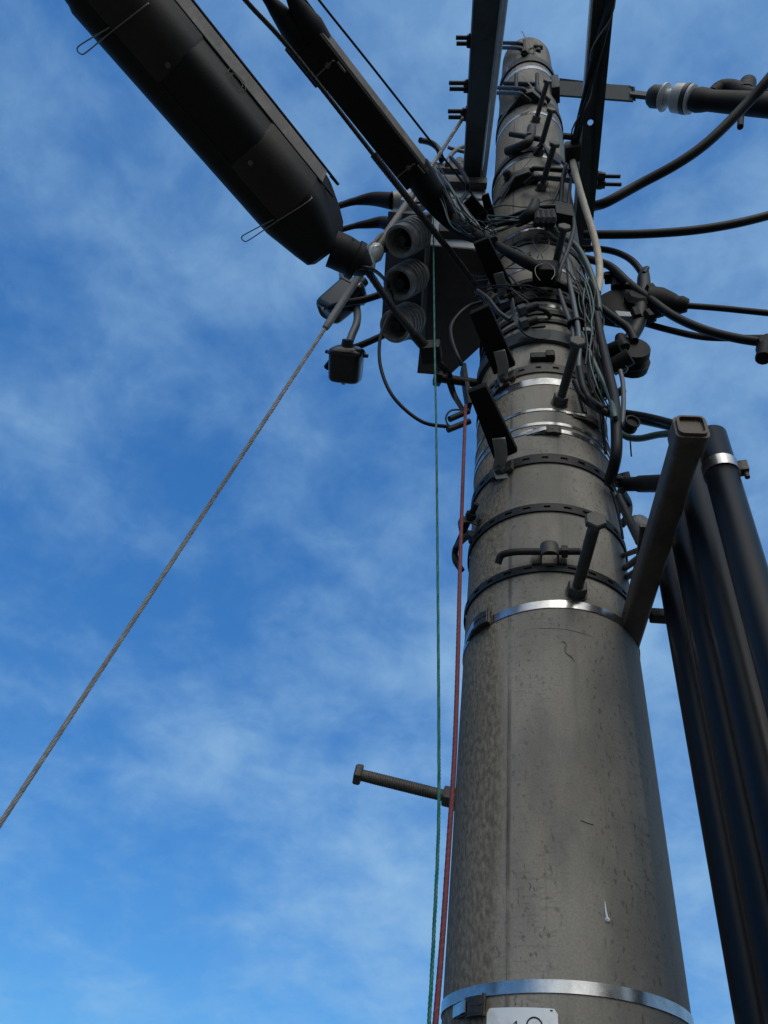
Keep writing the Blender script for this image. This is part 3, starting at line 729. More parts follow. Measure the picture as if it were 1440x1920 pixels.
# ------------------------------------------------------------------ black footplates
def footplate(label, corners, base, stem_top, th=0.018):
    b = S(*base); z = b.z
    P = [H(x, y, z + 0.012) for x, y in corners]
    print('FOOT', [round((P[i] - P[(i + 1) % 4]).length, 3) for i in range(4)])
    o = thing('footplate', b, label, 'footplate', 'black footplates on stems')
    m = MB(); m.prism(P, V((0, 0, th)), 0.004); m.build('plate', 'slab', o)
    r, t, u = frame_at(b); e = H(stem_top[0], stem_top[1], z)
    m = MB(); m.strip(spline([b - u * 0.03 + r * 0.004, b + r * 0.02 - u * 0.006, b.lerp(e, 0.5) - u * 0.002, e], 6), (e - b).cross(u), 0.03, 0.006); m.build('stem', 'galv_light', o)
    m = MB(); m.box(b + r * 0.008 - u * 0.004, t * 0.032, u * 0.016, r * 0.006, 0.002); m.box(b + r * 0.016 - u * 0.004, t * 0.008, u * 0.018, r * 0.012, 0.002); m.build('foot', 'galv', o)
    return o
footplate('lowest black footplate, slanting over the left half of the pole on a pale stem', [(877, 737), (911, 724), (971, 848), (928, 868)], (944, 884), (935, 822))
footplate('middle black footplate, above the broad blue shining strap', [(880, 590), (917, 573), (967, 686), (926, 704)], (950, 714), (936, 658))
footplate('upper black footplate, just right of the dark box panel', [(887, 458), (916, 446), (960, 536), (927, 552)], (948, 560), (934, 512))
tg = MB(); zt = S(930, 428).z
tg.prism([H(868, 383, zt), H(886, 366, zt), H(927, 415, zt), H(905, 430, zt)], V((0, 0, 0.014)), 0.003); tag(tg.build('tag_plate', 'slab'), 'wider of two small black tags tied in the wires under the left arm', 'tag', 'small black tags')
tg = MB(); tg.prism([H(903, 369, zt + 0.03), H(916, 363, zt + 0.03), H(929, 408, zt + 0.03), H(911, 416, zt + 0.03)], V((0, 0, 0.014)), 0.003); tag(tg.build('tag_plate', 'slab'), 'narrower of two small black tags, right against the pole', 'tag', 'small black tags')

# two capped bolts bracket
br = thing('bolt_bracket', S(985, 590), 'bracket with two capped bolts pointing right, beside the curved dark saddle', 'bolt bracket')
for (x0, y0, x1, y1) in ((972, 586, 1008, 573), (976, 610, 1007, 599)):
    m = MB(); A, B_ = S(x0, y0, 0.05), S(x1, y1, 0.05); m.cyl(A, B_, pxr(A, 17), sides=18); m.build('capped_bolt', 'dark_steel', br)
    m = MB(); hexnut(m, A.lerp(B_, 0.2), (B_ - A).normalized(), pxr(A, 26), 0.02); m.build('nut', 'arm', br)
m = MB(); m.strip(spline([S(960, 566, 0.06), S(964, 590, 0.06), S(972, 606, 0.05), S(990, 622, 0.035), S(1010, 628, 0.02), S(1032, 628, 0.015)], 6), V((0.2, -0.3, 1)), 0.03, 0.006); m.build('saddle_plate', 'arm', br)
m = MB(); m.tube([S(1008, 578, 0.03), S(1022, 582, 0.03), S(1032, 594, 0.01)], pxr(S(1020, 582), 9), 10, 6); m.build('bent_end', 'dark_steel', br)
m = MB(); m.box(S(1003, 612, 0.015), V((0.03, 0, 0)), V((0, 0.004, 0)), V((0, 0, 0.008)), 0.003); m.build('slot_lug', 'dark_steel', br)
m = MB(); q = S(1017, 674); r, t, u = frame_at(q); m.box(q + r * 0.008, t * 0.034, u * 0.012, r * 0.009, 0.004); m.box(q + r * 0.016 + t * 0.02, t * 0.012, u * 0.013, r * 0.007, 0.003)
tag(m.build('band_lug', 'dark_steel'), 'dark lug sitting on top of the grey slotted band', 'band lug')

# wire hoops
def hoop(label, pts, d, mat_='ink', off=0.03):
    P = [S(x, y, off) for x, y in pts]; m = MB(); m.tube(P, pxr(P[0], d), 6, 8); return tag(m.build('wire_hoop', mat_), label, 'wire hoop')
hoop('open black wire ring with two legs, hanging over the slotted band', [(1008, 483), (1010, 472), (1001, 460), (1000, 448), (1008, 438), (1018, 438), (1028, 446), (1029, 458), (1022, 468), (1015, 474), (1017, 483)], 2.6)
hoop('pale thin wire hoop in front of the black clamp in the tangle', [(1013, 526), (1005, 515), (1004, 502), (1014, 495), (1028, 494), (1038, 502), (1040, 514), (1034, 524)], 1.1, 'wire', 0.12)
# black clamp ends beneath the loops
ck_ = thing('wire_clamp', S(1000, 500), 'long black strain clamp slanting down right to the third step bolt', 'strain clamp')
m = MB(); P = [S(905, 440, 0.14), S(945, 468, 0.12), S(985, 490, 0.1), S(1020, 510, 0.07)]; m.tube(P, [pxr(P[0], 10), pxr(P[1], 18), pxr(P[2], 24), pxr(P[3], 20)], 14, 6); m.build('sleeve', 'rubber', ck_)
m = MB(); m.box(S(1022, 512, 0.06), V((0.035, 0, -0.01)), V((0, 0.03, 0)), V((0.005, 0, 0.03)), 0.008); m.build('clamp_end', 'rubber', ck_)

# ------------------------------------------------------------------ black closures on the messenger wires
z1 = S(850, 715).z
def rrect(c, wd, up, hw, hb, ht, rb, rt, n=6):
    """rounded section: half width hw, bottom at hb, top at ht"""
    pts = []
    for (sx, sz, r) in ((1, 0, rb), (1, 1, rt), (-1, 1, rt), (-1, 0, rb)):
        cx = sx * (hw - r); cz = (hb + r) if sz == 0 else (ht - r)
        a0 = {(1, 0): -90, (1, 1): 0, (-1, 1): 90, (-1, 0): 180}[(sx, sz)]
        for k in range(n + 1):
            a = math.radians(a0 + 90 * k / n); pts.append(V(c) + wd * (cx + r * math.cos(a)) + up * (cz + r * math.sin(a)))
    return pts
zb = z1 - 0.07
UP = V((0, 0, 1))
eL0, eL1 = H(130, 40, zb), H(480, 432, zb)
ax = (eL1 - eL0).normalized(); wdv = ax.cross(UP)
if wdv.dot(H(455, 270, zb) - H(300, 240, zb)) < 0: wdv = -wdv
eR = H(415, 165, zb)
wfull = abs((eR - eL0).dot(wdv)); hw = wfull / 2
topz = PL(508, 188, eR + wdv * 0.0, wdv).z
print('CLOSURE width', wfull, 'height', topz - zb, 'len', (eL1 - eL0).length, 'z', zb)
hgtc = min(0.3, topz - zb)
cen0 = eL0 + wdv * hw; cen0.z = zb
def tpar(x, y): return (H(x, y, zb) - cen0).dot(ax)
t_end = tpar(606, 492); t_sh = tpar(498, 462)
clo = thing('cable_closure', cen0, 'large long black cable splice closure with two wire bails under it', 'cable closure', 'black closures on the overhead wires')
m = MB(); secs = []
t_start = tpar(125, 33) ; t_far = t_start - 0.13
for t, s1, hb, ht, sh in ((t_far - 0.02, 0.62, 0.05, hgtc * 0.8, 0), (t_far, 0.8, 0.02, hgtc * 0.95, 0), (t_start - 0.012, 0.93, 0.002, hgtc, 0), (t_start, 1.0, 0, hgtc, 0), (t_sh - 0.02, 1.0, 0, hgtc, 0), (t_sh, 0.97, 0.003, hgtc, 0.0), (t_sh + (t_end - t_sh) * 0.12, 0.93, 0.004, hgtc, 0.0), (t_sh + (t_end - t_sh) * 0.6, 0.74, 0.008, hgtc * 0.98, -0.004), (t_end - 0.012, 0.60, 0.014, hgtc * 0.94, -0.008), (t_end, 0.50, 0.03, hgtc * 0.88, -0.008)):
    c = cen0 + ax * t + wdv * sh
    secs.append(rrect(c, wdv, UP, hw * s1, hb, ht, min(0.05, hw * s1 * 0.5), 0.02))
m.loft(secs); m.sharp = 28; m.build('body', 'plastic', clo)
# lids: skins 3 mm proud on the camera side, each with a rounded bottom corner
def lid(t0, t1, nm='lid'):
    m = MB(); n = 10; secs_ = []
    for t in (t0, t0 + 0.006, t1 - 0.006, t1):
        g_ = 0.0035 if t0 < t < t1 else 0.001
        sec = []
        prof = [(-0.02, 0.0 - g_)] + [(hw - 0.05 + 0.05 * math.sin(math.radians(a)) + g_ * math.sin(math.radians(a)), 0.05 - (0.05 + g_) * math.cos(math.radians(a))) for a in range(0, 91, 10)] + [(hw + g_, hgtc * 0.52)]
        for (u_, v_) in prof: sec.append(cen0 + ax * t + wdv * u_ + UP * v_)
        for (u_, v_) in reversed(prof): sec.append(cen0 + ax * t + wdv * (u_ - 0.004) + UP * (v_ + 0.004))
        secs_.append(sec)
    m.loft(secs_); return m.build(nm, 'lid', clo)
tl1 = (PL(360, 92, eR, wdv) - cen0).dot(ax); tl2 = (PL(497, 250, eR, wdv) - cen0).dot(ax)
lid(t_start + 0.01, tl1); lid(tl2, t_sh - 0.03)
m = MB(); secs_ = []
for t in (t_start, t_sh - 0.015):
    c = cen0 + ax * t + wdv * (hw + 0.002)
    secs_.append([c + UP * (hgtc * 0.56), c + wdv * 0.002 + UP * (hgtc * 0.57), c + wdv * 0.002 + UP * (hgtc * 0.93), c + UP * (hgtc * 0.94)])
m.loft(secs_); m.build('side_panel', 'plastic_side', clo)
m = MB(); m.tube([cen0 + ax * t_start - UP * 0.001 - wdv * 0.02, cen0 + ax * (t_sh - 0.02) - UP * 0.001 - wdv * 0.02], 0.0018, 6); m.build('mould_seam', 'plastic', clo)
for zf, rr_ in ((0.98, 0.004), (0.55, 0.002)):
    m = MB(); m.tube([cen0 + ax * t + wdv * (hw * s1 + 0.003 + sh) + UP * hgtc * zf for t, s1, sh in ((t_start, 1, 0), (t_sh - 0.02, 1, 0), (t_sh, 0.97, 0.0))], rr_, 8, 6); m.build('rim', 'plastic', clo)
def bail(px0, px1, px2):
    zz = zb - 0.006
    A_ = H(px0[0], px0[1], zz); B_ = H(px1[0], px1[1], zz); d = (A_ - B_).normalized(); n_ = d.cross(UP)
    m = MB(); A2_ = A_ + d * 0.0
    m.tube([B_ + UP * 0.03, B_, B_.lerp(A_, 0.5) + n_ * 0.001, A_ - d * 0.015 + n_ * 0.004, A_ + n_ * 0.0, A_ - n_ * 0.011, A_ - d * 0.02 - n_ * 0.013, B_.lerp(A_, 0.5) - n_ * 0.007], 0.0016, 6, 4)
    m.build('wire_bail', 'wire', clo)
bail((151, 101), (271, 12), None); bail((458, 452), (579, 377), None)
m = MB()
for q in ((315, 122), (470, 305)):
    c = H(q[0], q[1], zb - 0.002); m.lathe(c, -UP, [(0, 0.007), (0.004, 0.006)], 12)
m.build('rivet', 'plastic_side', clo)
m = MB(); c = PL(445, 150, eR + wdv * 0.0045, wdv); P = []
for (u_, v_) in ((-0.05, -0.018), (0.03, -0.03), (0.05, 0.0), (0.03, 0.03), (-0.05, 0.018), (-0.05, -0.018)): P.append(c + ax * u_ * 0.55 + UP * v_ * 0.8)
m.tube(P, 0.0008, 5)
P = []
for k in range(13): P.append(c + ax * 0.018 * math.cos(k * math.pi / 6) + UP * 0.013 * math.sin(k * math.pi / 6))
m.tube(P, 0.0008, 5); m.build('embossed_mark', 'plastic_side', clo)
# rubber boot at the pole end
m = MB()
zb0 = zb + hgtc * 0.36
Pb = [H(622, 466, zb0), H(645, 476, zb0), H(668, 489, zb0), H(688, 506, zb0)]
m.tube(Pb, [0.05, 0.05, 0.046, 0.024], 20, 5); m.tube([H(656, 452, zb0), H(672, 472, zb0), H(678, 490, zb0)], [0.012, 0.012, 0.008], 8, 4); m.lathe(Pb[2], Pb[2] - Pb[1], [(-0.012, 0.05), (-0.01, 0.054), (0.006, 0.054), (0.008, 0.046)], 20); m.build('end_boot', 'rubber', clo)

# the slim closure higher up
z2 = S(920, 500).z
e0, e1 = H(548, 92, z2), H(762, 340, z2)
ax2 = (H(801, 323, z2) - H(600, 64, z2)).normalized(); wd2 = ax2.cross(UP)
if wd2.dot(H(700, 200, z2) - H(640, 230, z2)) < 0: wd2 = -wd2
r0 = H(600, 64, z2); w2_ = abs((H(600, 64, z2) - H(545, 88, z2)).dot(wd2)); h2 = PL(700, 170, r0, wd2).z - z2
print('SLIM width', w2_, 'height', h2, 'len', (H(801, 323, z2) - r0).length)
h2 = min(0.16, max(0.05, h2)); w2_ = min(0.24, w2_)
c20 = r0 - wd2 * w2_ / 2
slim = thing('cable_closure', c20, 'slim black angular cable closure hanging nearer the left arm', 'cable closure', 'black closures on the overhead wires')
Ls = (H(803, 325, z2) - r0).dot(ax2)
m = MB(); m.loft([rrect(c20 + ax2 * t, wd2, UP, w2_ / 2 * s_, 0.0, h2, 0.006, 0.008, 3) for t, s_ in ((-0.0, 1), (Ls, 1))]); m.sharp = 30; m.build('body', 'plastic', slim)
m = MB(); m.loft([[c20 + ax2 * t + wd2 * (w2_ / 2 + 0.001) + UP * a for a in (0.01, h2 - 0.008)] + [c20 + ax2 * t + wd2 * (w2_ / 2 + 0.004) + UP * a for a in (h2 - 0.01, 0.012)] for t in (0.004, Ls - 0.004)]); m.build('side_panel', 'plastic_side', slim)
m = MB(); q = c20 + ax2 * 0.03 - wd2 * (w2_ / 2 + 0.012) + UP * h2 * 0.5; m.box(q, ax2 * 0.07, wd2 * 0.013, UP * h2 * 0.4, 0.006); m.build('latch', 'plastic', slim)
for t in (0.075, Ls - 0.055):
    m = MB(); q = c20 + ax2 * t - UP * 0.004
    m.tube([q + wd2 * w2_ * 0.36 + UP * 0.01 + ax2 * 0.01, q + wd2 * w2_ * 0.34 - UP * 0.004, q - wd2 * w2_ * 0.2, q - wd2 * w2_ * 0.45], 0.0018, 6); m.build('wire_bail', 'wire', slim)
    m = MB(); m.box(q + wd2 * w2_ * 0.40 + ax2 * 0.03, ax2 * 0.018, wd2 * 0.003, UP * 0.003, 0.001); m.lathe(q + wd2 * w2_ * 0.08 + UP * 0.003, -UP, [(0, 0.009), (0.004, 0.008)], 14); m.build('latch', 'plastic_side', slim)
for dy_, (ex, ey) in ((-0.24, (506, 2)), (0.16, (545, -10))):
    m = MB(); q = c20 + ax2 * 0.02 + wd2 * w2_ * dy_ + UP * h2 * 0.55; E = H(ex, ey, q.z); E2 = q + (E - q) * 1.25
    m.tube([q, q.lerp(E, 0.35), E, E2], [0.042, 0.043, 0.018, 0.008], 16, 4); m.build('end_boot', 'rubber', slim)
m = MB(); q = c20 + ax2 * (Ls - 0.03) + wd2 * 0.01 + UP * h2 * 0.5
m.tube([q, H(812, 368, q.z), H(850, 415, q.z), S(885, 440, 0.16), S(925, 455, 0.14)], [0.05, 0.047, 0.034, 0.024, 0.018], 16, 6); m.build('end_boot', 'rubber', slim)

# ------------------------------------------------------------------ overhead wires to the left
WIRES = 'overhead wires running off to the upper left'
RC = 'thick black cables leaving to the right'
def run(label, P, r, mat_='cable', name='cable', cat='cable', group=None, smooth=8, sides=10):
    if (group == RC and 'edge' in label) or group == WIRES:      # carry the line on towards the next pole
        P = spline(P, smooth); smooth = 0; k, e = (-1, -2) if group == RC else (0, 1)
        d = (P[k] - P[e]).normalized(); far = [P[k] + d * 1.5 + V((0, 0, -0.01)), P[k] + d * 4.5 + V((0, 0, -0.04)), P[k] + d * 9 + V((0, 0, -0.06))]
        P = P + far if k == -1 else far[::-1] + P
    m = MB(); m.tube(P, r, sides, smooth); return tag(m.build(name, mat_), label, cat, group)
zm = S(898, 545).z
P = [H(380, -100, zm), H(460, 0, zm), H(548, 97, zm), H(700, 290, zm), H(790, 404, zm), H(866, 500, zm), H(905, 555, zm)]
print('MESS', [round((p - CAM).length, 2) for p in P])
mw = thing('messenger_wire', P[-1], 'thick dark stranded messenger wire slanting under the slim closure to the box', 'stranded wire', WIRES)
m = MB(); m.twist([P[0] + (P[0] - P[1]).normalized() * 8] + spline(P[:4], 6), 0.0075, 6, 0.11, sides=5); m.build('strand', 'strand_d', mw)
m = MB(); m.twist(spline(P[3:], 6), 0.0115, 7, 0.10, rs=0.0042); m.build('grip', 'strand_d', mw)
m = MB()
for k in range(6): 
    a = k * 1.047; m.tube([P[-2], P[-1] + V((0.02 * math.cos(a), 0.0, 0.02 * math.sin(a))), S(915, 575, 0.06)], 0.0022, 5, 4)
m.build('grip_end', 'strand_d', mw)
zt = S(900, 385).z
run('thin single wire passing right of the slim closure', [H(540, -80, zt), H(598, 0, zt), H(700, 128, zt), H(820, 281, zt), H(905, 390, zt)], 0.0045, 'cable', 'wire', 'wire', WIRES, 4)
zz = z2 + 0.05
run('left of two thin cables entering the far end of the slim closure', [H(500, -80, zz), H(558, 0, zz), H(583, 34, zz), H(600, 60, zz)], 0.0055, 'cable', 'wire', 'wire', WIRES, 4)
run('right of two thin cables entering the far end of the slim closure', [H(513, -80, zz), H(571, 0, zz), H(593, 30, zz), H(610, 56, zz)], 0.0055, 'cable', 'wire', 'wire', WIRES, 4)
# strand carrying the big closure, dead-ended on the pole
P = [H(640, 455, z1), H(688, 507, z1), H(735, 575, z1), H(800, 655, z1), H(850, 712, z1)]
dw = thing('messenger_wire', P[-1], 'black messenger strand from the large closure down to the bracket left of the pole', 'stranded wire')
m = MB(); m.twist(spline(P[:4], 6), 0.011, 6, 0.10); m.build('strand', 'strand_d', dw)
m = MB(); m.tube([H(775, 625, z1), H(815, 672, z1)], 0.016, 10); m.box(H(808, 660, z1), V((0.03, 0, 0)), V((0, 0.03, 0)), V((0, 0, 0.022)), 0.006); m.build('dead_end_clamp', 'dark_steel', dw)
m = MB(); m.tube([H(812, 668, z1), H(830, 690, z1 + 0.01), H(846, 708, z1), H(836, 690, z1 - 0.02), H(812, 668, z1 - 0.01)], 0.0065, 8, 6); m.build('shackle', 'dark_steel', dw)
bk = thing('anchor_bracket', S(872, 745), 'dark bracket and bolt at the left edge of the pole that holds the messenger strand', 'bracket')
m = MB(); m.strip(spline([H(838, 700, z1), H(850, 735, z1 - 0.03), S(868, 770, 0.02)], 4), V((0, 0, 1)), 0.045, 0.01); m.build('arm_plate', 'dark_steel', bk)
m = MB(); q = H(850, 712, z1); m.tube([q + V((-0.05, -0.02, -0.01)), q + V((0.07, 0.02, 0.0))], 0.014, 12); m.build('pin', 'dark_steel', bk)
m = MB(); hexnut(m, q + V((-0.045, -0.018, -0.01)), V((1, 0.4, 0.1)).normalized(), 0.025, 0.02); m.build('nut', 'dark_steel', bk)
m = MB(); m.strip([S(868, 690, 0.04), S(874, 730, 0.02), S(880, 765, 0.005)], V((0.3, -1, 0)), 0.04, 0.012); m.build('back_plate', 'dark_steel', bk)
# rods beside the left edge
rb = thing('rod_pair', S(870, 780), 'two short black stubs at the left edge of the pole behind the red cord', 'rod stubs')
for (x0, y0, x1, y1) in ((843, 786, 878, 771), (840, 806, 880, 790)):
    m = MB(); A, B_ = S(x0, y0, 0.03), S(x1, y1, 0.02); m.tube([A, B_], pxr(A, 12), 12); m.build('stub', 'dark_steel', rb)
m = MB(); m.tube([S(870, 797, 0.02), S(845, 800, 0.03), S(836, 785, 0.03), S(845, 770, 0.03), S(868, 768, 0.02)], 0.003, 6, 6); m.build('wire_loop', 'cable', rb)
# thin drooping cable from the closure
run('thin black cable drooping in a long loop from the large closure to the pole', [H(622, 483, z1), H(655, 500, z1), H(700, 506, z1 - 0.02), F(728, 535, -0.1), F(737, 572, -0.1), F(722, 605, -0.1), F(712, 640, -0.1), F(714, 690, -0.1), F(738, 745, -0.08), F(790, 790, -0.05), S(845, 801, 0.03)], 0.0055, 'cable', 'cable', 'cable')

# ------------------------------------------------------------------ guy wire
G1 = on_armL(868, 222, 0.02); G0 = DD(0, 1545, 2.05)
gd = (G1 - G0).normalized()
def onguy(x, y):
    # closest point on the guy line to a pixel's ray
    d = ray(x, y); w0 = CAM - G0; a, b, c, d1, e = d.dot(d), d.dot(gd), gd.dot(gd), d.dot(w0), gd.dot(w0)
    return G0 + gd * ((a * e - b * d1) / (a * c - b * b))
gz = G0 - gd * (G0.z / gd.z)
print('GUY foot', gz, 'len', (G1 - gz).length)
guy = thing('guy_wire', gz, 'long pale stranded guy wire slanting down the sky to the lower left corner', 'guy wire')
g1 = onguy(612, 606); g2 = onguy(693, 487); g3 = onguy(708, 466)
m = MB(); m.twist([gz, g1], 0.0066, 6, 0.085, rs=0.0029, sides=5); m.build('strand', 'strand', guy)
sd_g = gd.cross(UP).normalized()
m = MB(); m.tube([g1 - gd * 0.02, g1, g1.lerp(g2, 0.5), g2 - gd * 0.03], [0.0085, 0.0125, 0.0125, 0.011], 12, 4); m.tube([g1 + gd * 0.25 + sd_g * 0.008, g1 + gd * 0.45 + sd_g * 0.016, g2 - gd * 0.0 + sd_g * 0.024, g2 + gd * 0.03 + sd_g * 0.015], 0.008, 10, 4); m.build('grip_sleeve', 'grip', guy)
m = MB(); m.lathe(g2 - gd * 0.06, gd, [(0, 0.014), (0.01, 0.026), (0.035, 0.031), (0.05, 0.026), (0.056, 0.02), (0.07, 0.024), (0.09, 0.032), (0.12, 0.028), (0.135, 0.014)], 24); m.build('guy_insulator', 'glass_bead', guy)
m = MB(); m.tube([g2 - gd * 0.03 + sd_g * 0.01, g2 + gd * 0.04 + sd_g * 0.028, g2 + gd * 0.1 + sd_g * 0.012, g3 + gd * 0.06], 0.007, 8, 6); m.tube([g3, g3 + gd * 0.35], [0.017, 0.012], 12); m.build('upper_grip', 'grip', guy)
m = MB(); m.twist([g3 + gd * 0.3, G1], 0.0075, 6, 0.085, rs=0.0033, sides=5); m.build('upper_strand', 'strand', guy)

# ------------------------------------------------------------------ cords
def cordpath(px, Ys): return [F(x, y, Y) for (x, y), Y in zip(px, Ys)]
P = cordpath([(812, 372), (815, 640), (818, 800), (821, 1100), (823, 1400), (822, 1560), (813, 1760), (804, 1925), (795, 2060)], [-0.22, -0.2, -0.2, -0.2, -0.2, -0.2, -0.2, -0.2, -0.2])
gc = MB(); gc.twist(spline(P, 8), 0.0031, 3, 0.02, rs=0.0017, sides=5); tag(gc.build('green_cord', 'green'), 'thin green cord hanging from the box straight down beside the pole', 'cord')
P = cordpath([(873, 760), (868, 900), (863, 1050), (858, 1250), (852, 1420), (843, 1560), (831, 1740), (816, 1925), (804, 2060)], [-0.16, -0.17, -0.18, -0.19, -0.2, -0.2, -0.2, -0.2, -0.2])
rc = thing('red_cord', P[-1], 'red braided cord hanging close along the left edge of the pole', 'cord')
sp_ = spline(P, 8); m = MB(); m.tube(sp_, 0.0042, 10); m.build('braid', 'red', rc)
m = MB(); m.twist(sp_, 0.0046, 2, 0.022, rs=0.0006, sides=4, core=False); m.build('fleck_yarn', 'red_fleck', rc)

# ------------------------------------------------------------------ switch box with three bushings
zB = 4.22
d0 = (H(795, 520, zB) - CAM).length - 0.05
nP = (DD(750, 532, d0 - 0.15) - DD(788, 512, d0)).normalized(); pP = DD(757, 520, d0)
swb = thing('switch_box', H(845, 560, zB), 'dark box on the left of the pole with three grey ribbed bushings', 'switch box')
m = MB(); m.prism([PL(x, y, pP, nP) for x, y in ((727, 396), (801, 403), (787, 640), (713, 631))], -nP * 0.05, 0.005); m.build('bushing_panel', 'panel', swb)
bt = [H(x, y, zB) for x, y in ((800, 460), (918, 470), (912, 640), (842, 705), (782, 700), (788, 640))]
m = MB(); m.prism(bt, UP * 0.012, 0.003); m.build('bottom_plate', 'panel', swb)
fd = V((bt[1].x - bt[0].x, bt[1].y - bt[0].y, 0)).normalized(); nB = V((fd.y, -fd.x, 0))
if nB.dot(CAM - bt[0]) < 0: nB = -nB
E2p = bt[0] - nB * 0.006
zTop = PL(850, 372, E2p, nB).z; cB = (bt[0] + bt[1]) / 2
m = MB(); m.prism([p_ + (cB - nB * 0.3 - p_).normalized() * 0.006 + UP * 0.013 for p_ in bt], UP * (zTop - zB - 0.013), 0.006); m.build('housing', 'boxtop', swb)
m = MB(); m.tube([PL(799, 466, pP, nP) + nP * 0.004, PL(787, 636, pP, nP) + nP * 0.004], 0.0035, 6); m.build('edge_trim', 'galv_light', swb)
m = MB(); m.prism([PL(x, y, E2p + nB * 0.002, nB) for x, y in ((822, 434), (900, 440), (898, 450), (822, 447))], nB * 0.03, 0.003); m.build('ledge', 'panel', swb)
m = MB(); m.prism([PL(x, y, E2p + nB * 0.001, nB) for x, y in ((827, 416), (880, 420), (880, 434), (824, 431))], nB * 0.006, 0.001); m.build('name_plate', 'boxtop', swb)
m = MB()
for yy in (419, 424, 428): m.tube([PL(829, yy, E2p + nB * 0.008, nB), PL(845 + (yy % 5) * 4, yy + 1, E2p + nB * 0.008, nB)], 0.0012, 5)
m.build('hinge_line', 'ink', swb)
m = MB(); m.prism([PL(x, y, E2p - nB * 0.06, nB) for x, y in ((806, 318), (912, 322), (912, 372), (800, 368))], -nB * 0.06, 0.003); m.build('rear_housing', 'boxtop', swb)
m = MB(); m.prism([PL(x, y, E2p - nB * 0.055, nB) for x, y in ((806, 312), (912, 318), (912, 328), (806, 322))], nB * 0.02, 0.002)
m.build('ledge', 'panel', swb)
m = MB(); m.prism([PL(x, y, E2p - nB * 0.05, nB) for x, y in ((818, 342), (912, 346), (912, 356), (818, 352))], nB * 0.03, 0.002); m.build('ledge', 'panel', swb)
m = MB(); m.prism([PL(x, y, E2p + nB * 0.004, nB) for x, y in ((750, 392), (782, 346), (800, 352), (826, 376), (800, 392), (786, 404))], nB * 0.04, 0.004); m.build('hanger', 'boxtop', swb)
m = MB(); m.prism([PL(x, y, E2p + nB * 0.046, nB) for x, y in ((778, 378), (783, 371), (802, 374), (808, 381), (778, 381))], nB * 0.006, 0.001); m.build('hanger_slot', 'ink', swb)
for xx in (861, 842):
    q = PL(xx, 306, E2p - nB * 0.1, nB); m = MB(); m.cyl(q - UP * 0.05, q + UP * 0.03, 0.02, sides=14); m.build('top_bolt', 'bushing', swb)
# base: bottom plates seen from below at panel foot
for k, (mx, my, bx, by) in enumerate(((749, 453, 786, 433), (746, 533, 781, 514), (739, 613, 775, 594))):
    basep = PL(bx, by, pP, nP); mouth = DD(mx, my, (basep - CAM).length - 0.135)
    a = (mouth - basep); Lb = a.length; a.normalize()
    rm = pxr(mouth, 61); m = MB()
    prof = [(0, rm * 0.92)]
    for i in range(4):
        t0 = Lb * (0.18 + i * 0.15)
        prof += [(t0, rm * (0.98 - 0.0 * i)), (t0 + Lb * 0.025, rm * 1.09), (t0 + Lb * 0.07, rm * 1.09), (t0 + Lb * 0.095, rm * 0.98)]
    prof += [(Lb * 0.82, rm * 0.99), (Lb * 0.95, rm * 1.03), (Lb, rm * 1.0), (Lb, rm * 0.84), (Lb * 0.9, rm * 0.74), (Lb * 0.62, rm * 0.66), (Lb * 0.60, 0.002)]
    m.lathe(basep, a, prof, 36); bsh = m.build('bushing', 'bushing', swb)
    m = MB(); m.lathe(basep + a * Lb * 0.61, a, [(0, rm * 0.6), (Lb * 0.06, rm * 0.55), (Lb * 0.08, rm * 0.36), (Lb * 0.3, rm * 0.3)], 20); m.build('contact', 'cable_d', bsh)
# leads: from pots and boots into the bushings
def bpt(x, y, out): return PL(x, y, pP, nP) + nP * out
run('short black lead from the large closure boot into the top bushing', [bpt(760, 452, 0.1), bpt(730, 458, 0.2), bpt(705, 462, 0.24), bpt(685, 462, 0.26)], 0.013, 'cable', 'cable', 'cable', 'leads into the grey bushings')
run('black lead from the slanted pot into the middle bushing', [bpt(752, 535, 0.1), bpt(725, 540, 0.18), bpt(700, 543, 0.2), bpt(668, 552, 0.2)], 0.013, 'cable', 'cable', 'cable', 'leads into the grey bushings')
run('black lead from the upright pot into the bottom bushing', [bpt(748, 612, 0.1), bpt(718, 622, 0.18), bpt(692, 630, 0.2), bpt(673, 645, 0.2), bpt(660, 660, 0.2)], 0.013, 'cable', 'cable', 'cable', 'leads into the grey bushings')
# two tapered horns above, from behind the large closure to the box
m = MB(); q = [F(640, 388, -0.05), F(655, 380, -0.02), F(695, 375, 0.0), F(737, 368, 0.02)]; m.tube([F(x, y, 0.05) for x, y in ((618, 392), (648, 382), (668, 377), (700, 373), (737, 377))], [0.014, 0.016, 0.019, 0.032, 0.04], 16, 6); 
hn = thing('cable_horn', F(737, 377, 0.05), 'upper dark tapered cable horn bridging from the large closure to the box', 'cable boot', 'tapered cable horns'); m.build('boot', 'rubber', hn)
m = MB(); m.cyl(F(735, 376, 0.05), F(768, 376, 0.07), 0.042, sides=20); m.build('collar', 'bushing', hn)
m = MB(); m.tube([F(x, y, 0.05) for x, y in ((636, 432), (664, 424), (690, 420), (715, 417), (735, 422))], [0.012, 0.013, 0.02, 0.027, 0.034], 16, 6)
tag(m.build('cable_horn', 'rubber'), 'lower dark tapered cable horn ending above the top bushing', 'cable boot', 'tapered cable horns')

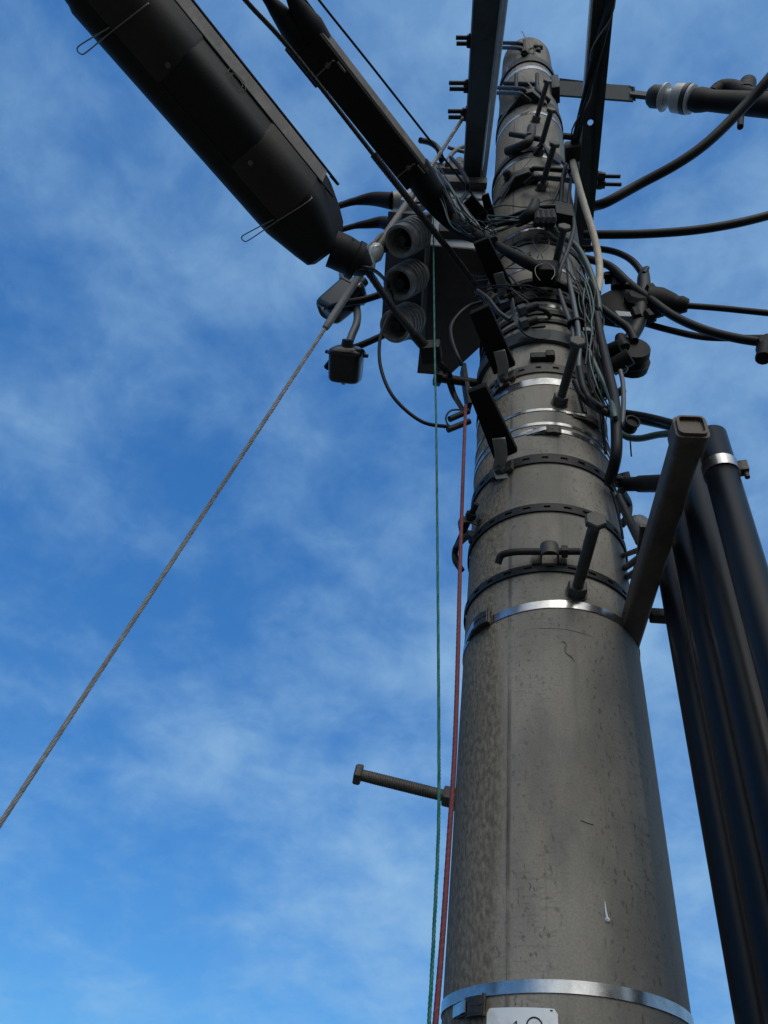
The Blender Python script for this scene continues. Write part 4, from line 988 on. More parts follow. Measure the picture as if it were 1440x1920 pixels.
# ------------------------------------------------------------------ black pots
def pot(label, bot, top, wpx, Y):
    B_ = F(bot[0], bot[1], Y); T = F(top[0], top[1], Y + (-0.03 if label.startswith('slanted') else -0.11)); a = (T - B_); L = a.length; a.normalize()
    r = pxr(B_, wpx); o = thing('cable_pot', T, label, 'terminal pot', 'glossy black pots with brass pins')
    n_ = (V((1, 0, 0)) - a * a.x).normalized(); b_ = n_.cross(a)
    if b_.dot(CAM - B_) < 0: b_ = -b_
    def sq_(t, k, rc=0.42): return rrect(B_ + a * t - b_ * r * k * 0.8, n_, b_, r * k, 0.0, r * k * 1.6, r * k * rc, r * k * rc, 5)
    m = MB(); m.loft([sq_(0.006, 0.55), sq_(0.0, 0.70), sq_(0.002, 0.82), sq_(L * 0.06, 0.94), sq_(L * 0.14, 0.99), sq_(L * 0.7, 1.03), sq_(L * 0.8, 1.04)]); m.build('bowl', 'gloss', o)
    m = MB(); m.loft([sq_(L * 0.78, 1.07), sq_(L * 0.79, 1.11), sq_(L * 0.85, 1.11), sq_(L * 0.93, 1.0), sq_(L * 1.0, 0.72), sq_(L * 1.03, 0.4)])
    n = (V((1, 0, 0)) - a * a.x).normalized()
    for sg in (-1, 1): m.box(B_ + a * L * 0.80 + n * sg * r * 1.2, n * r * 0.16, a * L * 0.05, n.cross(a) * r * 0.14, 0.003)
    m.build('lid', 'gloss', o)
    m = MB(); m.box(B_ + a * 0.004 + b_ * r * 0.45, n * r * 0.11, a * 0.009, b_ * r * 0.1, 0.002); m.build('pin', 'brass', o)
    m = MB(); m.lathe(B_ + a * L * 0.98 + n * r * 0.0, a, [(0, r * 0.42), (L * 0.12, r * 0.36), (L * 0.22, r * 0.33)], 18); m.build('cable_gland', 'cable_d', o)
    return o, B_, T, r, a
o1, B1, T1, r1, a1 = pot('upright black pot hanging under a grey bent cable', (647, 716), (651, 650), 60, 0.12)
o2, B2, T2, r2, a2 = pot('slanted black pot half hidden by the pale guy wire grip', (610, 588), (672, 536), 56, 0.08)
run('grey cable bending down into the upright pot', [F(x, y, 0.1) for x, y in ((648, 505), (660, 545), (669, 580), (669, 605), (660, 628), (654, 646))], 0.0155, 'cable_gr', 'cable', 'cable')
run('short grey cable dropping from the closure boot to the slanted pot', [F(x, y, 0.12) for x, y in ((641, 506), (643, 525), (648, 548))], 0.0145, 'cable_gr', 'cable', 'cable')
run('dark stub of cable between the closure boot and the slanted pot lid', [F(x, y, 0.14) for x, y in ((672, 500), (670, 520), (665, 545))], 0.0155, 'cable', 'cable', 'cable')

# ------------------------------------------------------------------ right: insulator and strain clamp
ins = thing('strain_insulator', F(1040, 165), 'pale porcelain strain insulator with its black sleeve, level with the pole top', 'insulator')
I = lambda x, y: F(x, y, 0.0)
axI = (I(1440, 197) - I(1240, 182)).normalized()
m = MB(); m.strip([I(1044, 166), I(1090, 169), I(1140, 173), I(1185, 176)], V((0, -0.3, 1)), 0.125, 0.012); m.build('link_strap', 'arm', ins)
m = MB(); m.strip([I(1050, 152) + V((0, .02, 0)), I(1100, 158) + V((0, .02, 0)), I(1150, 164) + V((0, .02, 0)), I(1190, 176)], V((0, -0.6, 0.8)), 0.08, 0.01); m.build('link_strap', 'arm', ins)
m = MB(); m.strip([I(1180, 176), I(1200, 178), I(1215, 180)], V((0, 0, 1)), 0.07, 0.02); m.lathe(I(1214, 180), axI, [(0, 0.02), (0.01, 0.04), (0.03, 0.054), (0.06, 0.054), (0.075, 0.048), (0.08, 0.03)], 28); m.build('cap', 'arm', ins)
m = MB(); m.lathe(I(1240, 182), axI, [(0, 0.03), (0.006, 0.06), (0.014, 0.067), (0.022, 0.065), (0.028, 0.04), (0.06, 0.04), (0.066, 0.058), (0.074, 0.066), (0.12, 0.069), (0.126, 0.066)], 40); m.build('porcelain', 'porcelain', ins)
m = MB(); m.lathe(I(1240, 182) + axI * 0.121, axI, [(0, 0.066), (0.002, 0.07), (0.022, 0.07), (0.024, 0.065)], 40); m.build('ring', 'ink', ins)
m = MB(); m.lathe(I(1240, 182) + axI * 0.1455, axI, [(0, 0.06), (0.002, 0.068), (0.016, 0.068), (0.02, 0.062)], 40); m.build('porcelain', 'porcelain', ins)
m = MB(); q0 = I(1240, 182) + axI * 0.165; L_ = 1.2
m.lathe(q0, axI, [(0, 0.04), (0.005, 0.062), (0.03, 0.07), (0.06, 0.066), (0.09, 0.058), (0.3, 0.066), (0.6, 0.072), (L_, 0.075)], 28, (1.0, 0.8)); m.build('sleeve', 'rubber', ins)
m = MB(); m.tube([q0 + axI * (L_ - 0.02), q0 + axI * (L_ + 3), q0 + axI * (L_ + 9)], 0.014, 10, 4); m.build('line_wire', 'cable', ins)
m = MB(); m.tube([I(1335, 176), I(1352, 168), I(1375, 168), I(1405, 180), I(1440, 182)], [0.03, 0.045, 0.045, 0.04, 0.04], 14, 5); m.build('sleeve_flap', 'rubber', ins)
m = MB(); m.tube([I(1396, 176), I(1402, 156)], [0.046, 0.04], 16); m.build('knob', 'rubber', ins)
m = MB(); m.tube([I(1389, 218), I(1388, 238)], 0.014, 10); m.build('pin', 'rubber', ins)
m = MB(); m.box(S(1041, 167, 0.015), V((0.02, 0, 0)), V((0, 0.04, 0)), V((0, 0, 0.10)), 0.006); m.build('pole_shoe', 'dark_steel', ins)

# ------------------------------------------------------------------ right: black cables in the sky
RC = 'thick black cables leaving to the right'
run('thick black cable rising steeply to the upper right edge', [F(x, y, Y) for x, y, Y in ((1085, 396, 0.1), (1112, 387, 0.06), (1140, 378, 0.03), (1200, 345, 0), (1270, 307, -0.05), (1330, 264, -0.1), (1400, 195, -0.18), (1440, 150, -0.24), (1480, 100, -0.3))], 0.0215, group=RC)
run('black cable bending gently up to the right edge, below the steep one', [F(x, y, 0.0) for x, y in ((1095, 440), (1125, 440), (1200, 439), (1290, 433), (1370, 421), (1445, 403), (1500, 385))], 0.0165, group=RC)
run('black cable arching over into the round black clamp', [F(x, y, 0.05) for x, y in ((1090, 466), (1125, 467), (1155, 473), (1180, 485), (1197, 502), (1206, 520), (1208, 540))], 0.0125, group=RC)
run('black cable passing behind the round clamp and sagging to the right edge', [F(x, y, 0.0) for x, y in ((1085, 482), (1115, 489), (1145, 500), (1180, 532), (1215, 558), (1262, 592), (1320, 618), (1380, 634), (1440, 643), (1480, 648))], 0.0145, group=RC)
run('thinner black cable crossing beneath the clamp to the right edge', [F(x, y, 0.1) for x, y in ((1150, 592), (1200, 604), (1260, 620), (1320, 632), (1390, 634), (1430, 634))], 0.0115, group=RC)
run('short black cable from the pole down into the lower coiled knot', [F(x, y, -0.05) for x, y in ((1110, 566), (1133, 582), (1160, 602), (1180, 618), (1190, 640))], 0.013, group=RC)
# clamp with cone
cl = thing('dead_end_clamp', F(1200, 560, 0.03), 'black dead end clamp with round boss and a pale block, right of the pole', 'cable clamp')
K = lambda x, y, Y=0.03: F(x, y, Y)
m = MB(); m.prism([K(x, y) for x, y in ((1118, 556), (1148, 541), (1190, 541), (1205, 552), (1205, 578), (1165, 588), (1130, 582))], V((0, 0.06, 0)), 0.008); m.build('body', 'rubber', cl)
m = MB(); m.lathe(K(1203, 566), V((0, -1, 0.1)), [(-0.07, 0.04), (-0.06, 0.055), (0.02, 0.058), (0.035, 0.042)], 9, (1.15, 1.0)); m.build('boss', 'rubber', cl)
for x0, y0, x1, y1, w_ in ((1218, 540, 1228, 552, .02), (1190, 582, 1196, 596, .016), (1140, 585, 1148, 597, .012), (1152, 590, 1160, 600, .01), (1176, 538, 1180, 528, .012), (1213, 585, 1222, 596, .014)):
    m = MB(); m.tube([K(x0, y0, 0.0), K(x1, y1, 0.0)], w_, 6); m.build('bolt', 'rubber', cl)
m = MB(); axc = (K(1295, 576) - K(1225, 567)); m.tube([K(1215, 567), K(1240, 568), K(1270, 571), K(1278, 572), K(1290, 573)], [0.055, 0.05, 0.028, 0.03, 0.022], 18, 4); m.build('cone', 'rubber', cl)
m = MB(); m.tube(spline([K(1285, 573), K(1350, 578), K(1440, 587), K(1500, 592)], 4) + [K(1500, 592) + (K(1500, 592) - K(1440, 587)).normalized() * 8], 0.0105, 10); m.build('span_wire', 'cable', cl)
m = MB(); m.prism([K(x, y, 0.02) for x, y in ((1154, 582), (1188, 585), (1184, 593), (1154, 592))], V((0, 0.04, 0)), 0.002); m.build('pale_block', 'boxtop', cl)
m = MB(); m.tube([K(1155, 541), K(1155, 524)], 0.018, 8); m.tube([K(1164, 541), K(1164, 527)], 0.018, 8); m.box(K(1150, 520), V((0.03, 0, 0)), V((0, 0.02, 0)), V((0, 0, 0.012)), 0.003); m.tube([K(1130, 517), K(1152, 518)], 0.012, 8); m.build('bolt', 'rubber', cl)
kn = thing('taped_splice', K(1205, 540, -0.02), 'black taped upright splice through the round clamp, bending to a coiled knot below', 'taped splice')
m = MB(); m.tube([K(x, y, 0.02) for x, y in ((1210, 505), (1207, 520), (1207, 545), (1201, 580), (1197, 605), (1188, 625), (1176, 642))], [0.012, 0.022, 0.024, 0.024, 0.024, 0.022, 0.02], 14, 6); m.tube([K(1207, 512, 0.0), K(1214, 502, 0.0)], 0.008, 8); m.build('tape', 'cable_d', kn)
m = MB(); m.lathe(K(1185, 663, -0.02), V((0.15, -1, 0.1)), [(-0.05, 0.02), (-0.045, 0.055), (-0.02, 0.058), (-0.018, 0.04), (0.0, 0.04), (0.002, 0.052), (0.022, 0.05), (0.026, 0.025)], 18, (1.3, 1.0)); m.build('coil', 'rubber', kn)
m = MB()
for (x0, y0, x1, y1) in ((1136, 664, 1168, 650), (1146, 690, 1182, 668)): m.tube([K(x0, y0, -0.05), K(x1, y1, -0.08)], 0.026, 14)
m.build('stub', 'rubber', kn)
m = MB(); m.tube([K(1172, 652, -0.08), K(1164, 642, -0.08), K(1163, 632, -0.08)], 0.016, 10, 4); m.build('finger', 'rubber', kn)
m = MB(); m.tube([K(1152, 700, -0.08), K(1170, 700, -0.08), K(1177, 692, -0.08), K(1173, 686, -0.08)], 0.002, 6, 6); m.build('wire_end', 'cable', kn)
ed = thing('terminal_clip', F(1432, 640, -0.02), 'black clip at the right edge where two cables meet', 'cable clip')
m = MB(); m.prism([F(x, y, -0.02) for x, y in ((1420, 632), (1436, 624), (1460, 624), (1460, 648), (1430, 650))], V((0, 0.05, 0)), 0.006); m.build('body', 'rubber', ed)
m = MB(); m.tube([F(1434, 648, -0.02), F(1431, 672, -0.02)], [0.018, 0.022], 12); m.build('pin', 'rubber', ed)

# ------------------------------------------------------------------ bundle wound along the right arm
def on_armR(x, y, dz=-0.02): return H(x, y, zR + dz)
P = [on_armR(x, y) for x, y in ((1152, -30), (1143, 10), (1128, 60), (1112, 120), (1099, 175), (1089, 215), (1080, 250), (1073, 278))]
bd = thing('cable_bundle', P[-1], 'dark bundle of twisted cables lashed diagonally along the right hand arm', 'cable bundle')
m = MB(); m.tube(P, [0.017, 0.016, 0.015, 0.014, 0.013, 0.012, 0.011, 0.010], 12, 8); m.build('core', 'cable', bd)
m = MB(); m.twist(spline(P, 8), 0.02, 1, 0.26, rs=0.003, sides=6, core=False); m.build('lashing_wire', 'wire', bd)
m = MB(); m.twist(spline([p_ + V((0.004, 0.0, -0.006)) for p_ in P], 8), 0.017, 2, 0.7, rs=0.006, sides=8, core=False); m.build('lashed_cable', 'cable_d', bd)
m = MB(); m.box(on_armR(1074, 284, -0.03), V((0.03, 0, 0)), V((0, 0.03, 0)), V((0, 0, 0.035)), 0.01); m.tube([on_armR(1056, 255, -0.03), on_armR(1082, 258, -0.03)], 0.012, 8); m.tube([on_armR(1070, 276, -0.03), on_armR(1083, 284, -0.03)], 0.012, 8); m.build('clamp', 'dark_steel', bd)
run('beige tube wrapped with thin wire, hanging from the clamp beside the right arm', lerpD([(1073, 300), (1078, 322), (1086, 352), (1098, 392), (1110, 430), (1120, 470), (1124, 500), (1124, 525), (1120, 550)], (on_armR(1073, 300, -0.05) - CAM).length, (F(1120, 550, -0.1) - CAM).length), 0.0125, 'beige', 'wrapped_tube', 'wrapped tube')
run('black sleeve joining the beige tube to the clamp above', [on_armR(x, y, -0.05) for x, y in ((1069, 280), (1072, 295), (1076, 315))], 0.0175, 'rubber', 'sleeve', 'cable sleeve')

# ------------------------------------------------------------------ cables over the pole front and right flank
PC = 'cables running down the right flank of the pole'
def pc(label, pts, d, mat_='cable', group=PC):
    P = [S(x, y, o) for x, y, o in pts]; mid = P[len(P) // 2]
    return run(label, P, pxr(mid, d), mat_, 'cable', 'cable', group, 8, 10)
pc('green grey cable curving down beside the beige tube and under the black clamp', [(990, 405, .03), (1020, 420, .02), (1050, 440, .03), (1080, 462, .04), (1100, 495, .05), (1113, 530, .05), (1121, 562, .05), (1124, 600, .04)], 12, 'cable_g')
pc('bluish cable running straight down beside the rusty step bolt head', [(1048, 448, .03), (1063, 490, .04), (1068, 530, .05), (1076, 570, .06), (1083, 610, .06), (1086, 645, .06), (1085, 690, .05), (1090, 740, .04)], 10, 'cable_gr')
pc('second bluish cable close left of the straight one, ending at the black tie', [(1048, 545, .02), (1060, 580, .03), (1072, 612, .04), (1076, 640, .04)], 9, 'cable_gr')
pc('dark loop of cable arching over the third step bolt', [(900, 420, .05), (940, 412, .04), (985, 396, .05), (1020, 388, .07), (1050, 388, .08), (1070, 398, .08), (1076, 425, .08), (1066, 465, .07), (1050, 505, .06), (1045, 530, .04)], 8, 'cable_d')
pc('black cable wrapping across the front below the wire hoop', [(950, 545, .03), (985, 532, .02), (1020, 528, .025), (1055, 534, .03), (1080, 550, .035), (1105, 566, .05), (1122, 585, .05)], 10, 'cable')
pc('dark cable slanting down from the upper bundle to the pole front', [(1072, 290, .08), (1062, 320, .06), (1050, 350, .05), (1038, 375, .04), (1022, 400, .03)], 7, 'cable_d')
pc('black cable dropping straight from the upper bundle beside the pole', [(1066, 292, .09), (1056, 330, .07), (1052, 370, .05), (1049, 405, .05)], 8, 'cable')
pc('grey cable with pale edge sliding from the bundle down the right flank', [(1076, 300, .08), (1070, 340, .07), (1066, 380, .06), (1064, 420, .05)], 6, 'cable_d')
pc('thick black cable bowing out to the right between the tangle and the black pulley', [(1118, 590, .06), (1124, 625, .06), (1131, 655, .07), (1141, 700, .08), (1151, 745, .09), (1155, 790, .10), (1156, 840, .09), (1152, 870, .07), (1143, 900, .03)], 20, 'cable')
pc('thick dark cable beside the bowed one, left of it', [(1100, 615, .04), (1110, 640, .05), (1122, 670, .05), (1133, 705, .06), (1140, 740, .06)], 17, 'cable')
pc('green grey cable crossing the others and swinging right to the square arm', [(1091, 625, .05), (1103, 655, .06), (1118, 690, .06), (1135, 725, .07), (1147, 755, .09)], 10, 'cable_g')
run('green grey cable dipping low before it enters behind the square arm', [S(1147, 755, .09), S(1153, 785, .11), F(1160, 806, -.08), F(1175, 819, -.1), F(1200, 822, -.15), F(1235, 815, -.2), F(1272, 812, -.26)], 0.0085, 'cable_g', 'cable', 'cable', 'cables swinging right to the square arm')
run('upper black cable sagging right to the top of the square arm', [S(1086, 690, .05), S(1093, 725, .05), S(1105, 748, .05), S(1130, 765, .08), F(1160, 772, -.05), F(1210, 781, -.15), F(1260, 794, -.25), F(1295, 806, -.3)], 0.0095, 'cable', 'cable', 'cable', 'cables swinging right to the square arm')
run('lower black cable sagging right to the top of the square arm', [S(1078, 715, .04), S(1092, 742, .04), S(1112, 760, .05), S(1140, 775, .08), F(1170, 783, -.05), F(1215, 791, -.15), F(1272, 803, -.25)], 0.0095, 'cable', 'cable', 'cable', 'cables swinging right to the square arm')
pc('pale thin cable hanging from the coiled knot beside the pole', [(1163, 695, .1), (1168, 720, .1), (1169, 760, .1), (1166, 800, .1)], 9, 'cable_gr')
pc('dark flat strip hanging over the right flank above the brown buckle', [(1082, 722, .005), (1090, 748, .006), (1097, 775, .006)], 8, 'cable_d')
pc('thin dark cable clipped along the right flank above the slotted bands', [(1098, 700, .03), (1112, 735, .03), (1125, 770, .03), (1131, 810, .03), (1136, 850, .03)], 6, 'cable')
pc('black cable down the right edge behind the clamp to the square arm foot', [(1160, 930, .04), (1172, 955, .05), (1188, 990, .07), (1205, 1020, .12)], 15, 'cable_d')
pc('green grey cable next to it behind the right edge clamp', [(1152, 925, .03), (1166, 955, .04), (1180, 985, .05), (1196, 1018, .09)], 9, 'cable_g')
pc('thin black wire hugging the right edge below the clamp', [(1146, 920, .01), (1156, 950, .012), (1164, 985, .012), (1168, 1010, .01)], 5, 'cable')
# wires on the left of the tangle, coming down from the slim closure
LT = 'wires gathered at the end of the left arm'
pc('green grey wire from behind the slim closure to the tangle, uppermost', [(800, 300, .3), (835, 340, .28), (858, 375, .25), (880, 415, .2), (905, 432, .12)], 7, 'cable_g', LT)
pc('dark wire just under the green grey one beside the slim closure', [(812, 318, .3), (832, 345, .28), (848, 380, .25), (868, 412, .2), (900, 440, .12)], 7, 'cable_d', LT)
pc('black cable curling from the thin wire down past the small tags', [(845, 295, .25), (862, 315, .22), (876, 340, .2), (874, 362, .18), (862, 380, .2)], 8, 'cable', LT)
pc('black curved cable in the gap between slim closure and left arm', [(788, 263, .2), (808, 268, .2), (822, 280, .2), (828, 300, .2)], 11, 'cable', LT)
pc('bluish bent cable end on the sky left of the left arm', [(838, 310, .1), (845, 292, .1), (858, 280, .1), (878, 272, .1)], 8, 'cable_gr', LT)
pc('second bluish cable end crossing the bent one', [(840, 276, .1), (855, 281, .1), (876, 286, .1)], 7, 'cable_gr', LT)
pc('thin dark wire along the lower boot of the slim closure', [(850, 412, .3), (862, 428, .25), (880, 442, .2), (902, 452, .12)], 5, 'cable_d', LT)
pc('dark wire loop hanging on the box panel left of the middle footplate', [(905, 566, .1), (880, 574, .12), (860, 590, .14), (846, 612, .15), (848, 640, .14), (858, 668, .12), (866, 685, .1)], 8, 'cable', LT)
pc('bunch of thin ends crossing the pole above the wire ring, lower strand', [(905, 440, .1), (940, 430, .05), (970, 418, .03), (1000, 408, .03), (1030, 412, .03)], 8, 'cable_gr', LT)
pc('black strand crossing the pole under the arching loop', [(915, 425, .08), (950, 418, .05), (985, 410, .05), (1008, 402, .06), (1030, 400, .06)], 9, 'cable', LT)
pc('dark stay slanting from the upper footplate to the dead end of the messenger', [(895, 545, .12), (915, 560, .1), (935, 585, .08), (955, 600, .06)], 9, 'cable_d', LT)
# thin strands that nothing tells apart
rnd = random.Random(21)
for k in range(26):
    y0 = rnd.uniform(440, 640); n_ = 5; L_ = rnd.uniform(90, 240); off0 = rnd.uniform(.015, .07); sd_ = rnd.uniform(-6, 26)
    pts_ = []
    for i in range(n_ + 1):
        y = y0 + L_ * i / n_; xr = 1071 + (y - 480) * 0.215 + sd_ + rnd.uniform(-5, 5) + 10 * math.sin(i * 1.1 + k)
        pts_.append((xr, y, off0 + rnd.uniform(-.01, .012)))
    pc('thin dark strand in the cable tangle down the right flank of the pole', pts_, rnd.choice((2.2, 2.8, 3.5, 4.2)), rnd.choice(('cable', 'cable_d', 'cable_d', 'cable_g')), 'thin strands down the right flank')
for k in range(16):
    x0, y0 = rnd.uniform(880, 915), rnd.uniform(400, 560); pts_ = []
    x1, y1 = x0 + rnd.uniform(60, 190), y0 + rnd.uniform(-30, 45)
    for i in range(5):
        f_ = i / 4; pts_.append((x0 + (x1 - x0) * f_, y0 + (y1 - y0) * f_ - rnd.uniform(2, 26) * math.sin(math.pi * f_) + rnd.uniform(-3, 3), .02 + .06 * (1 - f_) + rnd.uniform(0, .015)))
    pc('thin dark strand crossing the front of the pole among the black wraps', pts_, rnd.choice((1.8, 2.4, 3.2)), rnd.choice(('cable', 'cable_d', 'cable', 'cable_g')), 'thin strands across the pole front')
for k in range(9):
    x0, y0 = rnd.uniform(806, 832), rnd.uniform(300, 360)
    pts_ = [(x0, y0, .3), (x0 + rnd.uniform(14, 24), y0 + rnd.uniform(26, 44), .28), (x0 + rnd.uniform(36, 52), y0 + rnd.uniform(58, 84), .24), (rnd.uniform(880, 905), rnd.uniform(412, 440), .18), (rnd.uniform(915, 935), rnd.uniform(428, 450), .1)]
    pc('thin dark wire fanning from the slim closure into the tangle', pts_, rnd.choice((2.0, 2.6, 3.4)), rnd.choice(('cable', 'cable_d', 'cable_g')), 'thin wires fanning from the slim closure')
# thin tie wires
tw = MB()
for k in range(12):
    a = random.uniform(0, 6.28); x0, y0 = 922 + random.uniform(-6, 6), 425 + random.uniform(-6, 6); L_ = random.uniform(10, 26)
    tw.tube([S(x0, y0, .1), S(x0 + L_ * .5 * math.cos(a), y0 + L_ * .5 * math.sin(a) - 2, .12), S(x0 + L_ * math.cos(a), y0 + L_ * math.sin(a), .09)], 0.0018, 5, 4)
tag(tw.build('tie_wire', 'strand_d'), 'tuft of thin twisted tie wire ends at the foot of the small tags', 'tie wire')
# spiral clamp and jumble behind the arching loop
jb = thing('hook_clamp', S(1030, 410), 'dark jagged hook clamp under the arching loop, behind the third step bolt', 'hook clamp')
m = MB()
m.tube([S(970, 418, .04), S(990, 405, .07), S(1000, 392, .08), S(1004, 378, .08)], [0.016, 0.022, 0.02, 0.016], 12, 5)
m.tube([S(1004, 398, .07), S(1052, 408, .06)], 0.016, 12)
for k in range(4): m.tube([S(1006 + k * 10, 398, .07), S(1008 + k * 10, 412, .085), S(1004 + k * 10, 422, .06)], 0.011, 8, 4)
m.build('hook_body', 'dark_steel', jb)
m = MB(); m.box(S(1058, 405, .06), V((0.03, 0.01, 0)), V((0, 0.03, 0)), V((0, 0, 0.05)), 0.008); m.build('clamp_block', 'dark_steel', jb)
# small hardware down the right flank
def spool(label, px, py, d, off, ax_=V((0.4, -1, -0.1)), mat_='rubber'):
    q = S(px, py, off); m = MB(); r = pxr(q, d); m.lathe(q, ax_, [(-r * 0.9, r * 0.7), (-r * 0.8, r), (-r * 0.3, r), (-r * 0.2, r * 0.75), (r * 0.2, r * 0.75), (r * 0.3, r), (r * 0.6, r), (r * 0.62, r * 0.78), (r * 0.3, r * 0.7)], 26)
    return tag(m.build('cable_spool', mat_), label, 'cable spool')
spool('black spool on the right of the bowed cable, under the sagging cables', 1183, 795, 30, .16)
rg = thing('ring_bracket', S(1130, 722), 'grey open ring bracket with a black core in the cables on the right flank', 'ring bracket')
m = MB(); q = S(1131, 725, .03); r, t, u = frame_at(q); arc = [q + t * 0.03 * math.cos(a) + (r * 0.6 + u).normalized() * 0.034 * math.sin(a) for a in [math.pi * (-0.15 + 1.3 * k / 14) for k in range(15)]]
m.strip(arc, V((0.3, -1, -0.2)), 0.03, 0.004); m.build('strap', 'galv_light', rg)
m = MB(); m.lathe(q, V((0.3, -1, -0.2)), [(-0.02, 0.02), (0.0, 0.024), (0.012, 0.02)], 18); m.build('core', 'rubber', rg)
m = MB(); q = S(1141, 748, .02); m.cyl(q, q + V((0.04, -0.03, 0.0)), 0.011, sides=12); m.build('stub', 'galv', rg)
for (x, y, lab) in ((1096, 575, 'dark block under the wrapped cables right of the two capped bolts'), (1105, 545, 'dark clip block where the green grey cable meets the beige tube'), (1104, 600, 'small black buckle block on the right flank under the black wrap')):
    q = S(x, y, .02); r, t, u = frame_at(q); m = MB(); m.box(q, t * 0.026 + u * 0.008, u * 0.03 - t * 0.006, r * 0.02, 0.005); m.box(q + r * 0.018 + u * 0.012, t * 0.012, u * 0.012, r * 0.012, 0.003)
    tag(m.build('cable_clip', 'dark_steel'), lab, 'cable clip')
tie = MB(); q = S(1080, 608, .05); tie.lathe(q, V((0.1, 0, -1)), [(-0.004, 0.026), (0.004, 0.026)], 16, (0.8, 1.0)); tag(tie.build('cable_tie', 'rubber'), 'black tie round the two bluish cables above the rusty step bolt', 'cable tie')
tie = MB(); q = S(1102, 620, .05); tie.strip([S(1094, 618, .06), S(1102, 617, .07), S(1110, 621, .06)], V((0, 0, 1)), 0.016, 0.004); tag(tie.build('cable_tie', 'galv_light'), 'short pale tie on the thick dark cable at the right flank', 'cable tie')

# ------------------------------------------------------------------ square arm and conduits on the right
zq = S(1192, 1205).z
Q1 = H(1183, 1205, zq); Q2 = H(1302, 812, zq)
aq = (Q2 - Q1).normalized(); wq = aq.cross(UP)
if wq.x < 0: wq = -wq
wsz = (H(1330, 830, zq) - H(1272, 822, zq)).length * 0.92
print('SQ', Q1, Q2, 'len', (Q2 - Q1).length, 'w', wsz)
sq = thing('square_arm', Q1, 'brown grey square tube arm standing out from the pole, open at its near end', 'support arm')
m = MB(); hwq = wsz / 2; tq = 0.004; secs = []
c0 = Q1 - aq * 0.02
def sqsec(c, h_): return rrect(c, wq, UP, h_, -h_ + hwq, h_ + hwq, 0.009 if h_ > hwq - 0.001 else 0.006, 0.009 if h_ > hwq - 0.001 else 0.006, 4)
m.loft([sqsec(c0, hwq), sqsec(Q2, hwq), sqsec(Q2 + aq * 0.0005, hwq - tq), sqsec(Q2 - aq * 0.12, hwq - tq)]); m.build('tube', 'brown_steel', sq)
m = MB(); m.loft([sqsec(Q2 - aq * 0.045, hwq + 0.0035), sqsec(Q2 - aq * 0.006, hwq + 0.0035)]); m.build('end_collar', 'brown_steel', sq)
# stays from the pole to the arm
m = MB(); m.tube([S(1168, 1042, 0.0), H(1200, 1030, zq + 0.12)], 0.006, 8); m.tube([S(1172, 1065, 0.0), H(1186, 1055, zq + 0.08), H(1206, 1040, zq + 0.05)], 0.007, 8); m.tube([S(1176, 1082, 0.0), H(1192, 1072, zq + 0.06), H(1206, 1055, zq + 0.05)], 0.007, 8)
m.strip([H(1210, 985, zq + 0.08), H(1204, 1040, zq + 0.07), H(1184, 1130, zq + 0.04), H(1178, 1150, zq + 0.02)], wq, 0.02, 0.01); m.build('stay', 'galv', sq)
# horizontal pipe from clamp to the square arm
m = MB(); A_, B_ = F(1172, 908, -0.1), F(1262, 906, -0.26); m.tube([A_, A_.lerp(B_, 0.3), A_.lerp(B_, 0.34), B_], [0.017, 0.017, 0.0195, 0.0195], 16); tag(m.build('spacer_pipe', 'rubber'), 'short level black pipe between the right edge clamp and the square arm', 'pipe')
m = MB(); A_, B_ = F(1190, 975, -0.12), F(1218, 1000, -0.16); m.tube([A_, A_.lerp(B_, 0.25), A_.lerp(B_, 0.28), A_.lerp(B_, 0.5), A_.lerp(B_, 0.53), B_], [0.012, 0.019, 0.021, 0.021, 0.019, 0.021], 16); tag(m.build('ribbed_stub', 'bushing'), 'ribbed grey brown pipe stub tucked behind the square arm', 'pipe stub')

